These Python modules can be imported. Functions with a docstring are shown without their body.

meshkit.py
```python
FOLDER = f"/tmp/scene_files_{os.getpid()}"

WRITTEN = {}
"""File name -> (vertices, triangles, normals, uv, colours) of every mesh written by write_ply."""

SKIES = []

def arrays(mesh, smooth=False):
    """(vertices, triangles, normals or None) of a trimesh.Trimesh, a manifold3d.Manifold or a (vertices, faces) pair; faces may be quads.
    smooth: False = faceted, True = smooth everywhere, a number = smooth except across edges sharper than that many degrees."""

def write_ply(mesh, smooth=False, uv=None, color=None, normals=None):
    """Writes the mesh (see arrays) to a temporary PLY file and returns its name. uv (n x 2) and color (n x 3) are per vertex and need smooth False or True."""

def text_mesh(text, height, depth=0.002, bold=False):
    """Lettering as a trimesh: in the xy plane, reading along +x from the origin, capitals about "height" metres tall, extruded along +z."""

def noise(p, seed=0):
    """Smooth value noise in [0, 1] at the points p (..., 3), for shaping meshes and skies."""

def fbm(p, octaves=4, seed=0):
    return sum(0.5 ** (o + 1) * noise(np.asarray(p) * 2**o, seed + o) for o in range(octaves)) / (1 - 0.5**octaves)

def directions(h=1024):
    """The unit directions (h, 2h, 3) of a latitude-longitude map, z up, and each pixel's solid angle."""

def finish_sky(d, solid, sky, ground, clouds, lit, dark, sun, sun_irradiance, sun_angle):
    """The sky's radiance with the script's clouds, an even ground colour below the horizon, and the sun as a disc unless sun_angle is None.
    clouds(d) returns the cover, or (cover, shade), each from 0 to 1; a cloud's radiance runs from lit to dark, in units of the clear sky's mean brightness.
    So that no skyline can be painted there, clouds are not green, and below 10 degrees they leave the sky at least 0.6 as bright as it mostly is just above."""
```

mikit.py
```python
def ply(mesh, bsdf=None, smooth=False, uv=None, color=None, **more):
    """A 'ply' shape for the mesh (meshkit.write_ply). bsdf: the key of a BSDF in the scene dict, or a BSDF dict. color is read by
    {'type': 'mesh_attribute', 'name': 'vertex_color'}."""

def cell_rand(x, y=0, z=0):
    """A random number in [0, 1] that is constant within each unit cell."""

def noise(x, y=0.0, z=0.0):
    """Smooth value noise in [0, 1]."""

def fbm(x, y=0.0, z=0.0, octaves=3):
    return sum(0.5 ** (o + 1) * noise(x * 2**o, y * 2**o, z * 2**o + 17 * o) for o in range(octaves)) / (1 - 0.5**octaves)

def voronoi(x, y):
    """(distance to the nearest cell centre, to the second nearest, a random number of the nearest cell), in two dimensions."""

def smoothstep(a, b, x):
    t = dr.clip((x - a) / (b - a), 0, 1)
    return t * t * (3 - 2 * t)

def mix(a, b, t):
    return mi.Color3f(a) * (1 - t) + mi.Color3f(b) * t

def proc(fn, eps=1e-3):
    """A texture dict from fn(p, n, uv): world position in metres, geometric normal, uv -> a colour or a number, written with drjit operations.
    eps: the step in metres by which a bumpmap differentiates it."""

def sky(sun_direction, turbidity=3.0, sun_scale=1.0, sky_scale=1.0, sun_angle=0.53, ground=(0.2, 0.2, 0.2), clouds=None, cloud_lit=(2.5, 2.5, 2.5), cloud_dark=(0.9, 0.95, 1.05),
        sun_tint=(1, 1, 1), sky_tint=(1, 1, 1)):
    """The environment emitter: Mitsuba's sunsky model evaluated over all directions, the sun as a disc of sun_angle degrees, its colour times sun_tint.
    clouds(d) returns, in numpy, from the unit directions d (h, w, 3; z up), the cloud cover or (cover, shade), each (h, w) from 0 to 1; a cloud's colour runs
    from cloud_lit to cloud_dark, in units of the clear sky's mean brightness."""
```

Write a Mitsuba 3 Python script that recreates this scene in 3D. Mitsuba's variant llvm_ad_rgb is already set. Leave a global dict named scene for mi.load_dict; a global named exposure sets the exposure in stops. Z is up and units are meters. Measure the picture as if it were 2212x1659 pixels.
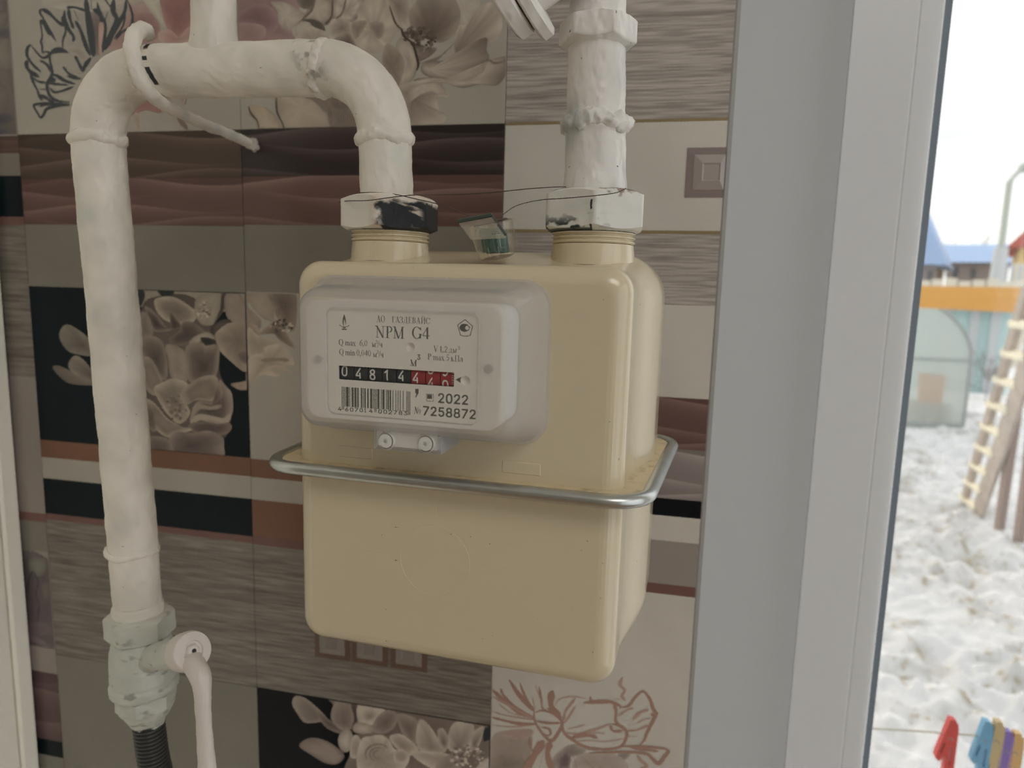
import math, numpy as np, trimesh, shapely, mitsuba as mi, drjit as dr, mikit
from shapely.geometry import Polygon, LineString, Point, box as sbox
from shapely import affinity
from shapely.ops import unary_union
from meshkit import text_mesh, fbm as nfbm, noise as nnoise
from mikit import proc, noise, fbm, smoothstep, mix

# ------------------------------------------------------------------ camera, sky, lamps, exposure
ZC = 1.50                                    # eye height above the kitchen floor
F_PX, PIT, ROL, YAW, YAWM = 1475.0, 0.142865, 0.026938, 0.210084, 0.257562
def _rot():
    cp, sp, cr, sr = math.cos(PIT), math.sin(PIT), math.cos(ROL), math.sin(ROL)
    Rx = np.array([[1, 0, 0], [0, cp, -sp], [0, sp, cp]]); Rz = np.array([[cr, -sr, 0], [sr, cr, 0], [0, 0, 1]])
    M = np.array([[math.cos(YAW), 0, -math.sin(YAW)], [math.sin(YAW), 0, math.cos(YAW)], [0, -1, 0]])
    return M @ (Rz @ Rx).T
C2W = _rot()
EYE = np.array([0, 0, ZC])
scene, labels = {}, {}
T = mi.ScalarTransform4f
fw, up = C2W @ [0, 0, 1], C2W @ [0, -1, 0]
scene['camera'] = {'type': 'thinlens', 'fov': math.degrees(2 * math.atan(1106 / F_PX)), 'fov_axis': 'x', 'near_clip': 0.02, 'far_clip': 500.0,
                   'aperture_radius': 0.00125, 'focus_distance': 0.325,
                   'to_world': T().look_at(origin=EYE.tolist(), target=(EYE + fw).tolist(), up=up.tolist())}

def clouds(d):
    q = d / np.maximum(d[..., 2:3] + 0.18, 0.05)
    n = nfbm(np.stack([q[..., 0] * 1.3 + q[..., 1] * .35, q[..., 1] * 3.2, q[..., 2]], -1), 5, 7)
    return 0.93 + 0.07 * n, np.clip((n - 0.40) * 1.9, 0, .7)
SUN = (-0.62, 0.66, 0.42)
scene['sky'] = mikit.sky(SUN, turbidity=4.0, sun_scale=0.10, sky_scale=1.0, sun_angle=5.0, ground=(.75, .77, .8), clouds=clouds, cloud_lit=(2.35, 2.36, 2.26), cloud_dark=(1.55, 1.66, 1.78), sky_tint=(1.0, 1.0, 1.0))
exposure = 2.5
FILL_LAMP = 0.75                                   # radiance of an added, unseen fill lamp, built with the room below

# ------------------------------------------------------------------ helpers
def ray(px, py):
    return C2W @ np.array([px - 1106.0, py - 829.5, F_PX])
def at(px, py, Y):
    "the point of the upright plane y = Y that is seen at the photograph's pixel"
    d = ray(px, py); return EYE + d * (Y / d[1])
def ground_at(px, py, h):
    d = ray(px, py); return EYE + d * (-h / d[2])
WY = 0.472                                    # the tiled wall
def wl(px, py):
    p = at(px, py, WY); return np.array([p[0], p[2]])
DM = YAWM - YAW
MU, MV, MW = np.array([math.cos(DM), -math.sin(DM), 0]), np.array([math.sin(DM), math.cos(DM), 0]), np.array([0, 0, 1.0])
MO = np.array([-0.08982, 0.35135, 0.01700 + ZC])
MT = np.eye(4); MT[:3, 0], MT[:3, 1], MT[:3, 2], MT[:3, 3] = MU, MV, MW, MO
def mf(px, py, v):
    "pixel -> (u, w) on the plane v of the meter's frame"
    d = ray(px, py); s = (v - (EYE - MO) @ MV) / (d @ MV); p = EYE + s * d - MO
    return np.array([p @ MU, p[2]])
def mp(u, v, w):
    return MO + u * MU + v * MV + w * MW

def lin(r, g, b):
    c = np.array([r, g, b]) / 255.0
    return [float(x) for x in np.where(c < .04045, c / 12.92, ((c + .055) / 1.055) ** 2.4)]
def rgb(c): return {'type': 'rgb', 'value': [float(x) for x in c]}
def P(color, rough=.5, metal=0., spec=.5, coat=0., coat_gloss=.9, bump=None, bscale=1e-4, **k):
    col = color if isinstance(color, dict) else rgb(color)
    d = {'type': 'principled', 'base_color': col, 'roughness': rough, 'metallic': metal, 'specular': spec}
    if coat: d['clearcoat'] = coat; d['clearcoat_gloss'] = coat_gloss
    d.update(k)
    if bump is not None: d = {'type': 'bumpmap', 'arbitrary': proc(bump, 2e-4), 'scale': bscale, 'bsdf': d}
    return {'type': 'twosided', 'bsdf': d}

def cat(ms): return trimesh.util.concatenate([m for m in ms if m is not None])
def put(key, mesh, mat, smooth=False, m=None, color=None, uv=None):
    n, k = 0, key
    while k in scene: n += 1; k = f'{key}_{n:03d}'
    if m is not None: mesh = mesh.copy(); mesh.apply_transform(m)
    scene[k] = mikit.ply(mesh, mat, smooth=smooth, color=color, uv=uv)
    return k
def tag(k, label=None, category=None, group=None, kind=None):
    d = {}
    if label: d['label'] = label
    if category: d['category'] = category
    if group: d['group'] = group
    if kind: d['kind'] = kind
    labels[k] = d
def struct(k, mesh, mat, label, smooth=False):
    k = put(k, mesh, mat, smooth); tag(k, label, kind='structure'); return k
def bx(x0, x1, y0, y1, z0, z1):
    m = trimesh.creation.box((x1 - x0, y1 - y0, z1 - z0)); m.apply_translation(((x0 + x1) / 2, (y0 + y1) / 2, (z0 + z1) / 2)); return m
def cbox(x0, x1, y0, y1, z0, z1, c):
    "box with chamfered edges"
    p = []
    for sx, X in ((1, x0), (-1, x1)):
        for sy, Yv in ((1, y0), (-1, y1)):
            for sz, Z in ((1, z0), (-1, z1)):
                p += [(X + sx * c, Yv + sy * c, Z), (X + sx * c, Yv, Z + sz * c), (X, Yv + sy * c, Z + sz * c)]
    return trimesh.convex.convex_hull(np.array(p))
def grid_mesh(rings, closed=True, cap=(True, True)):
    "skin over a list of equally long point rings"
    R = np.array(rings); n, m = R.shape[:2]; v = R.reshape(-1, 3); f = []
    jj = np.arange(m if closed else m - 1); j2 = (jj + 1) % m
    for i in range(n - 1):
        a, b, c, d = i * m + jj, i * m + j2, (i + 1) * m + j2, (i + 1) * m + jj
        f += [np.stack([a, b, c], 1), np.stack([a, c, d], 1)]
    v = list(v)
    for e, on in zip((0, n - 1), cap):
        if on:
            k = len(v); v.append(R[e].mean(0)); a, b = e * m + jj, e * m + j2
            f.append(np.stack([b, a, np.full_like(a, k)], 1) if e == 0 else np.stack([a, b, np.full_like(a, k)], 1))
    mesh = trimesh.Trimesh(np.array(v), np.vstack(f), process=False)
    if mesh.is_watertight and mesh.volume < 0: mesh.invert()
    return mesh
def resample(pts, n):
    "n points equally spaced along a polyline, and its length"
    pts = np.asarray(pts, float); s = np.concatenate([[0], np.cumsum(np.linalg.norm(np.diff(pts, axis=0), axis=1))])
    return np.column_stack([np.interp(np.linspace(0, s[-1], n), s, pts[:, i]) for i in range(pts.shape[1])]), s[-1]
def frames(pts):
    pts = np.asarray(pts, float); t = np.gradient(pts, axis=0); t /= np.linalg.norm(t, axis=1, keepdims=True)
    a = np.cross(t[0], [0, 1, 0]); 
    if np.linalg.norm(a) < .1: a = np.cross(t[0], [1, 0, 0])
    out = []
    for k in t:
        a = a - k * (a @ k); a /= np.linalg.norm(a); out.append((a.copy(), np.cross(k, a)))
    return pts, out
def tube(pts, r, sides=24, cap=True, squash=None):
    pts, fr = frames(pts); r = np.broadcast_to(r, (len(pts),)); an = np.arange(sides) * 2 * np.pi / sides
    rings = [p + rr * (np.cos(an)[:, None] * a + np.sin(an)[:, None] * b) for p, rr, (a, b) in zip(pts, r, fr)]
    return grid_mesh(rings, True, (cap, cap))
def spline(pts, n=60, closed=False):
    pts = np.asarray(pts, float); N = len(pts)
    if closed: q = np.vstack([pts[-1:], pts, pts[:2]]); segs = N
    else: q = np.vstack([2 * pts[0] - pts[1], pts, 2 * pts[-1] - pts[-2]]); segs = N - 1
    out = []
    for s in np.linspace(0, segs, n, endpoint=not closed):
        i = min(int(s), segs - 1); t = s - i; a, b, c, d = q[i], q[i + 1], q[i + 2], q[i + 3]
        out.append(.5 * (2 * b + (c - a) * t + (2 * a - 5 * b + 4 * c - d) * t ** 2 + (3 * b - a - 3 * c + d) * t ** 3))
    return np.array(out)
def lathe(prof, c, axis, sides=48, cap=True):
    "profile [(radius, height)] about an axis through c"
    axis = np.asarray(axis, float) / np.linalg.norm(axis); a = np.cross(axis, [0, 0, 1] if abs(axis[2]) < .9 else [1, 0, 0]); a /= np.linalg.norm(a); b = np.cross(axis, a)
    an = np.arange(sides) * 2 * np.pi / sides; c = np.asarray(c, float)
    return grid_mesh([c + axis * h + max(r, 1e-5) * (np.cos(an)[:, None] * a + np.sin(an)[:, None] * b) for r, h in prof], True, (cap, cap))
def hexnut(c, R, h, hole, ch, rot=0., round_=.0015):
    "hexagon prism with rounded edges and turned chamfers, axis z, from c upward"
    import manifold3d as m3
    cs = m3.CrossSection([[(math.cos(rot + k * math.pi / 3) * (R - round_ * 1.15), math.sin(rot + k * math.pi / 3) * (R - round_ * 1.15)) for k in range(6)]]).offset(round_, m3.JoinType.Round, 2., 24)
    body = m3.Manifold.extrude(cs, h)
    Rc = R * 1.02
    cone = m3.Manifold.revolve(m3.CrossSection([[(0, 0), (Rc - ch * 2.2, 0), (Rc, ch), (Rc, h - ch), (Rc - ch * 2.2, h), (0, h)]]), 64)
    body = body ^ cone
    if hole: body = body - m3.Manifold.cylinder(h + .02, hole, hole, 48).translate((0, 0, -.01))
    ms = body.to_mesh(); t = trimesh.Trimesh(ms.vert_properties[:, :3], ms.tri_verts, process=False); t.apply_translation(c); return t
def poly_mesh(poly, depth):
    ms = []
    for g in getattr(poly, 'geoms', [poly]):
        if g.geom_type == 'Polygon' and g.area > 1e-12: ms.append(trimesh.creation.extrude_polygon(g, depth, engine='earcut'))
    return cat(ms) if ms else None
def flat_mesh(poly):
    ms = []
    for g in getattr(poly, 'geoms', [poly]):
        if g.geom_type == 'Polygon' and g.area > 1e-12:
            v, f = trimesh.creation.triangulate_polygon(g, engine='earcut'); ms.append(trimesh.Trimesh(np.column_stack([v, np.zeros(len(v))]), f, process=False))
    return cat(ms)
def uvw(m, v):
    "a mesh drawn in (u, w) with depth along z, set on the meter's plane v, depth towards the room"
    q = m.vertices.copy(); m = m.copy(); m.vertices = np.array([mp(a, v - c, b) for a, b, c in q]); return m
def rrect(hw, hh, r, n=10, cx=0., cy=0.):
    p = []
    for k, (sx, sy) in enumerate(((1, 1), (-1, 1), (-1, -1), (1, -1))):
        for t in np.linspace(0, math.pi / 2, n): a = k * math.pi / 2 + t; p.append((cx + sx * (hw - r) + r * math.cos(a), cy + sy * (hh - r) + r * math.sin(a)))
    return np.array(p)
rng = np.random.default_rng(5)

# ------------------------------------------------------------------ materials
def spots(p, s, lo, hi, seed=0.): return smoothstep(lo, hi, noise(p.x * s + seed, p.y * s, p.z * s))
scene['plaster'] = P((.50, .47, .42), .9)
scene['ceiling_paint'] = P((.8, .79, .76), .9)
scene['floor_mat'] = P(proc(lambda p, n, uv: mix((.36, .24, .15), (.46, .32, .2), fbm(p.x * 3, p.y * 40, 0))), .4)
scene['pvc'] = P((.70, .715, .74), .32, spec=.5)
scene['pvc_reveal'] = P((.345, .345, .345), .45, spec=.4)
scene['gasket'] = P((.17, .21, .25), .5)
scene['pane_glass'] = {'type': 'thindielectric', 'int_ior': 1.5}
scene['grout'] = P((.56, .52, .44), .9)
def tile(fn, rough=.28): return P(fn, rough, spec=.32)
def marble_fn(base, amp=.06):
    base = np.array(base)
    def f(p, n, uv):
        t = fbm(p.x * 14 + p.z * 9, p.z * 7 - p.x * 5, 0, octaves=4) - .5
        return mi.Color3f(base.tolist()) * (1 + amp * 4 * t)
    return proc(f)
def wood_fn(lo, hi):
    def f(p, n, uv):
        g = noise(p.x * 55, p.z * 1150, 3.); h = noise(p.x * 120 + 5, p.z * 2300, 1.); b = fbm(p.x * 14, p.z * 330, 7., octaves=2)
        return mix(lo, hi, dr.clip(.46 * smoothstep(.05, .95, g) + .22 * h + .36 * (b - .1), 0, 1))
    return proc(f)
def wave_fn(lo, hi, z0, zh):
    "overlapping satin ribbons, as printed on the tile"
    def f(p, n, uv):
        t = (p.z - float(z0)) / float(zh); x = (p.x + .335) * 31.4
        out = mi.Float(.05)
        for k in range(4):
            c = .10 + .28 * k + .105 * dr.cos(x + (3.14 if k % 2 else 0.)) + .02 * dr.sin(x * .5 + k)
            d = c - t
            out = dr.maximum(out, smoothstep(-.012, .012, d) * (.95 * dr.exp(-d * 8.5) + .08 * k) * (.62 + .38 * dr.cos(x * .5 + 1.9 * k)))
        return mix(lo, hi, dr.clip(out * .9 + .12 * noise(p.x * 5, p.z * 60), 0, 1))
    return proc(f)
scene['tile_white_shaded'] = tile(marble_fn((.41, .385, .335)))  # white tile of the left columns, light falloff darkened into its colour
scene['tile_white_lit'] = tile(marble_fn((.56, .53, .48)))  # same white tile for the right column, kept brighter as the lit copy
scene['tile_grey'] = tile(marble_fn((.22, .203, .172)))
scene['tile_taupe'] = tile(marble_fn((.30, .265, .24), .05))
scene['tile_black'] = P(marble_fn((.006, .007, .010), .2), .25, spec=.16)
scene['tile_teal'] = P(marble_fn((.007, .013, .017), .2), .25, spec=.16)
scene['tile_orange'] = tile(marble_fn((.20, .10, .062), .1))
scene['tile_wood'] = tile(wood_fn((.10, .086, .072), (.31, .28, .245)), .4)
scene['tile_wood_light'] = tile(wood_fn((.19, .165, .148), (.54, .49, .45)), .4)
scene['tile_redbar'] = tile(marble_fn((.18, .095, .083), .15))
def vcol(rough=.3): return {'type': 'twosided', 'bsdf': {'type': 'principled', 'base_color': {'type': 'mesh_attribute', 'name': 'vertex_color'}, 'roughness': rough, 'specular': .4}}
scene['print_ink'] = vcol()

def paint_fn(p, n, uv):
    c = mix((.76, .72, .65), (.63, .60, .535), smoothstep(.25, .75, fbm(p.x * 60, p.y * 60, p.z * 40)))
    c = mix(c, (.50, .52, .49), .55 * smoothstep(.62, .8, fbm(p.x * 45 + 9, p.y * 45, p.z * 30)))
    return mix(c, (.12, .09, .07), .6 * smoothstep(.955, .98, noise(p.x * 420, p.y * 420, p.z * 420)))
def paint_bump(p, n, uv): return fbm(p.x * 170, p.y * 170, p.z * 60) * .6 + .12 * noise(p.x * 480, p.y * 480, p.z * 300) + .35 * noise(p.x * 55, p.y * 55, p.z * 45)
scene['pipe_paint'] = P(proc(paint_fn), .42, spec=.5, bump=paint_bump, bscale=2.2e-3)
def paintw_fn(p, n, uv):
    c = mix((.72, .695, .66), (.62, .60, .575), fbm(p.x * 90, p.y * 90, p.z * 30))
    c = mix(c, (.40, .41, .40), .8 * smoothstep(.54, .76, fbm(p.x * 80 + 4, p.y * 80, p.z * 26)))
    return mix(c, (.07, .06, .05), .8 * smoothstep(.94, .97, noise(p.x * 330 + 7, p.y * 330, p.z * 330)))
scene['riser_paint'] = P(proc(paintw_fn), .38, spec=.5, bump=paint_bump, bscale=2.2e-3)
def valve_fn(p, n, uv):
    c = mix((.56, .565, .505), (.43, .45, .41), fbm(p.x * 80, p.y * 80, p.z * 80))
    c = mix(c, (.16, .16, .14), .6 * smoothstep(.6, .75, fbm(p.x * 120 + 3, p.y * 120, p.z * 200)))
    return mix(c, (.66, .62, .55), smoothstep(-.222 + ZC, -.195 + ZC, p.z))
scene['valve_paint'] = P(proc(valve_fn), .35, spec=.5, bump=paint_bump, bscale=2.2e-3)
scene['black_paint'] = P((.012, .016, .018), .35)
scene['hose_black'] = P((.055, .054, .052), .3, spec=.7)

def shell_fn(p, n, uv):
    c = mix((.635, .55, .388), (.665, .575, .412), fbm(p.x * 18, p.y * 18, p.z * 18))
    return mix(c, (.14, .09, .05), .75 * smoothstep(.972, .985, noise(p.x * 420, p.y * 420, p.z * 420)))
scene['shell_paint'] = {'type': 'twosided', 'bsdf': {'type': 'roughplastic', 'diffuse_reflectance': proc(shell_fn), 'alpha': .045, 'int_ior': 1.62}}
def dust_fn(p, n, uv): return mix((.54, .445, .29), (.34, .265, .165), .7 * smoothstep(.5, .8, fbm(p.x * 220, p.y * 220, p.z * 220)))
scene['shell_dusty'] = P(proc(dust_fn), .5)
scene['zinc'] = P(proc(lambda p, n, uv: mix((.50, .53, .52), (.64, .66, .65), fbm(p.x * 160, p.y * 160, p.z * 160))), .3, metal=1.)
scene['frosted'] = {'type': 'blendbsdf', 'weight': .56, 'a': {'type': 'thindielectric', 'int_ior': 1.55},
                    'b': {'type': 'principledthin', 'base_color': rgb((.69, .69, .70)), 'roughness': .22, 'spec_trans': .1, 'diff_trans': .95, 'eta': 1.55}}
scene['frosted_front'] = {'type': 'blendbsdf', 'weight': .6, 'a': {'type': 'thindielectric', 'int_ior': 1.5},
                          'b': {'type': 'principledthin', 'base_color': rgb((.74, .725, .70)), 'roughness': .24, 'spec_trans': .1, 'diff_trans': .95, 'eta': 1.5}}
scene['clear_plastic'] = {'type': 'thindielectric', 'int_ior': 1.4}
scene['housing_white'] = P((.62, .605, .575), .4)
scene['card_white'] = P((.66, .635, .58), .45, spec=.35)
scene['ink'] = P((.085, .088, .075), .6)
scene['drum_black'] = P((.022, .028, .032), .4)
scene['drum_red'] = P((.27, .03, .035), .4)
scene['digit_white'] = P((.62, .60, .57), .5)
scene['seal_clear'] = {'type': 'blendbsdf', 'weight': .05, 'a': {'type': 'thindielectric', 'int_ior': 1.5}, 'b': {'type': 'principledthin', 'base_color': rgb((.66, .66, .62)), 'roughness': .3, 'spec_trans': .3, 'diff_trans': 1.1, 'eta': 1.5}}
scene['seal_flag'] = {'type': 'blendbsdf', 'weight': .32, 'a': {'type': 'thindielectric', 'int_ior': 1.5}, 'b': {'type': 'principledthin', 'base_color': rgb((.72, .70, .66)), 'roughness': .3, 'spec_trans': .3, 'diff_trans': 1.1, 'eta': 1.5}}
scene['seal_green'] = P((.02, .07, .055), .3)
scene['wire_mat'] = P((.09, .08, .07), .4, metal=.6)
scene['steel'] = P((.45, .44, .43), .35, metal=1.)
scene['cabinet_white'] = P((.88, .86, .77), .35, spec=.5)
scene['fill_lamp_face'] = P((.8, .8, .8), .5)

# ------------------------------------------------------------------ room shell
X0, X1, Y0, Zc = -1.7, 1.3, -2.5, 2.55        # room: left, right, rear, ceiling
WX0, WX1, WZ0, WZ1 = 0.0365, 1.2, 0.82, 2.28 # window opening in the tiled wall
WT = .36                                     # wall thickness
struct('floor', bx(X0, X1, Y0, WY, -.03, 0), 'floor_mat', 'brown wooden kitchen floor')
struct('ceiling', bx(X0, X1, Y0, WY, Zc, Zc + .05), 'ceiling_paint', 'white kitchen ceiling')
struct('wall_left', bx(X0 - .1, X0, Y0, WY, 0, Zc), 'plaster', 'plain pale wall at the left end of the kitchen')
RW = [(-1.95, .36, .3, 2.46)]                # unseen window of the right wall, enlarged for side light: y0, y1, z0, z1
y0, y1, z0, z1 = RW[0]
struct('wall_right', cat([bx(X1, X1 + .1, Y0, y0, 0, Zc), bx(X1, X1 + .1, y1, WY + .5, 0, Zc), bx(X1, X1 + .1, y0, y1, 0, z0), bx(X1, X1 + .1, y0, y1, z1, Zc)]), 'plaster', 'pale right wall of the kitchen with a window opening')
struct('wall_rear', bx(X0, X1, Y0 - .1, Y0, 0, Zc), 'plaster', 'pale rear wall of the kitchen')
# the tiled wall: masonry behind the tiles, with the window opening splayed on its left side
SPX, SPY = 0.130, 0.600                      # where the reveal meets the window frame
wallpoly = Polygon([(X0, WY + .001), (WX0 - .004, WY + .001), (SPX - .004, SPY), (SPX - .004, WY + WT), (X0, WY + WT)])
mw = poly_mesh(wallpoly, Zc)
struct('wall_back', cat([mw, bx(SPX - .004, WX1, WY, WY + WT, 0, WZ0), bx(SPX - .004, WX1, WY, WY + WT, WZ1, Zc), bx(WX1, X1 + .1, WY, WY + WT, 0, Zc)]), 'grout', 'kitchen wall covered with patterned tiles behind the gas meter')
# white splayed reveal panel
rv = Polygon([(WX0 - .0005, WY - .0012), (WX0 + .0018, WY - .0012), (SPX + .0015, SPY), (SPX - .0045, SPY), (WX0 - .0045, WY + .002)])
m = poly_mesh(rv, WZ1 - WZ0 + .1); m.apply_translation((0, 0, WZ0 - .05))
struct('trim_1', m, 'pvc_reveal', 'grey-white plastic reveal panel between the tiles and the window')

# window: outer frame, sash with rounded bead, gasket, pane
def upright(profile, z0, z1):
    m = poly_mesh(Polygon(profile), z1 - z0); m.apply_translation((0, 0, z0)); return m
FY = SPY
fr_l = Polygon([(SPX, FY + .002), (SPX + .002, FY), (.1772, FY), (.1778, FY + .0004), (.1784, FY + .0004), (.179, FY), (.1905, FY), (.1945, FY + .0012), (.1965, FY + .0045), (.1972, FY + .012), (.1972, FY + .07), (SPX, FY + .07)])
wz = poly_mesh(fr_l, WZ1 - WZ0); wz.apply_translation((0, 0, WZ0))
top_b = cat([bx(.19, WX1, FY, FY + .07, WZ0, WZ0 + .066), bx(.19, WX1, FY, FY + .07, WZ1 - .066, WZ1), bx(WX1 - .066, WX1, FY, FY + .07, WZ0 + .06, WZ1 - .06), bx(.70, .77, FY, FY + .07, WZ0 + .06, WZ1 - .06)])
k = put('window_1__frame', cat([wz, top_b]), 'pvc', 30)
tag('window_1', 'white plastic window right of the tiles with a snowy garden behind it', kind='structure')
put('window_1__gasket', cat([bx(.1972, .2040, FY + .012, FY + .03, WZ0 + .06, WZ1 - .06)]), 'gasket')
put('window_1__pane', trimesh.Trimesh([(.198, FY + .026, WZ0 + .06), (.70, FY + .026, WZ0 + .06), (.70, FY + .026, WZ1 - .06), (.198, FY + .026, WZ1 - .06)], [[0, 1, 2], [0, 2, 3]], process=False), 'pane_glass')
put('window_1__pane', trimesh.Trimesh([(.77, FY + .026, WZ0 + .06), (WX1 - .066, FY + .026, WZ0 + .06), (WX1 - .066, FY + .026, WZ1 - .06), (.77, FY + .026, WZ1 - .06)], [[0, 1, 2], [0, 2, 3]], process=False), 'pane_glass')
struct('trim_2', cbox(SPX, WX1, WY - .12, FY, WZ0 - .03, WZ0, .004), 'pvc', 'white plastic window sill board under the window')
# frame of the unseen right-hand window, enlarged for side light
put('unseen_window_2__frame', cat([bx(X1 + .02, X1 + .08, y0, y0 + .07, z0, z1), bx(X1 + .02, X1 + .08, y1 - .07, y1, z0, z1), bx(X1 + .02, X1 + .08, y0, y1, z0, z0 + .07), bx(X1 + .02, X1 + .08, y0, y1, z1 - .07, z1), bx(X1 + .02, X1 + .08, -1.18, -1.1, z0, z1), bx(X1 + .02, X1 + .08, -.44, -.36, z0, z1)]), 'pvc')
tag('unseen_window_2', 'unseen white framed window in the right wall, sized for side light', kind='structure')
lm = bx(.1, 1.1, -1.5, -.5, Zc - .012, Zc - .008)
put('added_ceiling_lamp__housing', cbox(.16, 1.04, -1.34, -.46, Zc - .008, Zc, .002), 'pvc')  # lamp added out of view to fill the front surfaces with light
lq = trimesh.Trimesh([(.2, -1.3, Zc - .0085), (.2, -.5, Zc - .0085), (1.0, -.5, Zc - .0085), (1.0, -1.3, Zc - .0085)], [[0, 1, 2], [0, 2, 3]], process=False)
kk = put('added_ceiling_lamp__diffuser', lq, 'fill_lamp_face'); scene[kk]['emitter'] = {'type': 'area', 'radiance': rgb(np.array((1.0, .96, .9)) * FILL_LAMP)}
tag('added_ceiling_lamp', 'added flat square fill lamp with a white diffuser, out of view on the ceiling', 'lamp')

# ------------------------------------------------------------------ tiles of the wall
def zz(px, py): return wl(px, py)[1]
XL0, XA, XB, XC = -.715, -.5103, -.3107, -.1102
TT = .005
GAP = .0002
tile_no = {}
def put_tile(x0, x1, z0, z1, mat, gl=0, gr=0, gt=0, gb=0, label=None):
    if z1 < z0: z0, z1 = z1, z0
    x0 += gl * GAP; x1 -= gr * GAP; z0 += gb * GAP; z1 -= gt * GAP
    c = .0002
    m = cbox(x0, x1, WY - .00055, WY + .0009, z0, z1, c)
    k = put('wall_back__tile', m, mat)
    if label: tag(k, label)
    return k
ZT, ZB = 1.86, .9                            # the tiles built: a little more than the photograph shows
def col(x0, x1, rows, gl, gr):
    "rows from the top down: (z of lower edge, material or wave colours, joint below, label)"
    zt = ZT; gt = 0
    for zb, mat, joint, lab in rows:
        if isinstance(mat, tuple):
            key = f'wave_{len([k for k in scene if k.startswith("wave_")])}'
            scene[key] = tile(wave_fn(mat[0], mat[1], zb, zt - zb)); mat = key
        put_tile(x0, x1, zb, zt, mat, gl, gr, gt, joint, lab); zt = zb; gt = joint
W_BROWN, W_DARK, W_PINK, W_GREY = ((.045, .03, .023), (.17, .115, .09)), ((.012, .009, .009), (.11, .078, .075)), ((.095, .047, .042), (.26, .165, .148)), ((.17, .14, .135), (.42, .37, .355))
H1, H6 = .1088 + ZC, -.3365 + ZC
zc = lambda py: zz(40, py)
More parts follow.
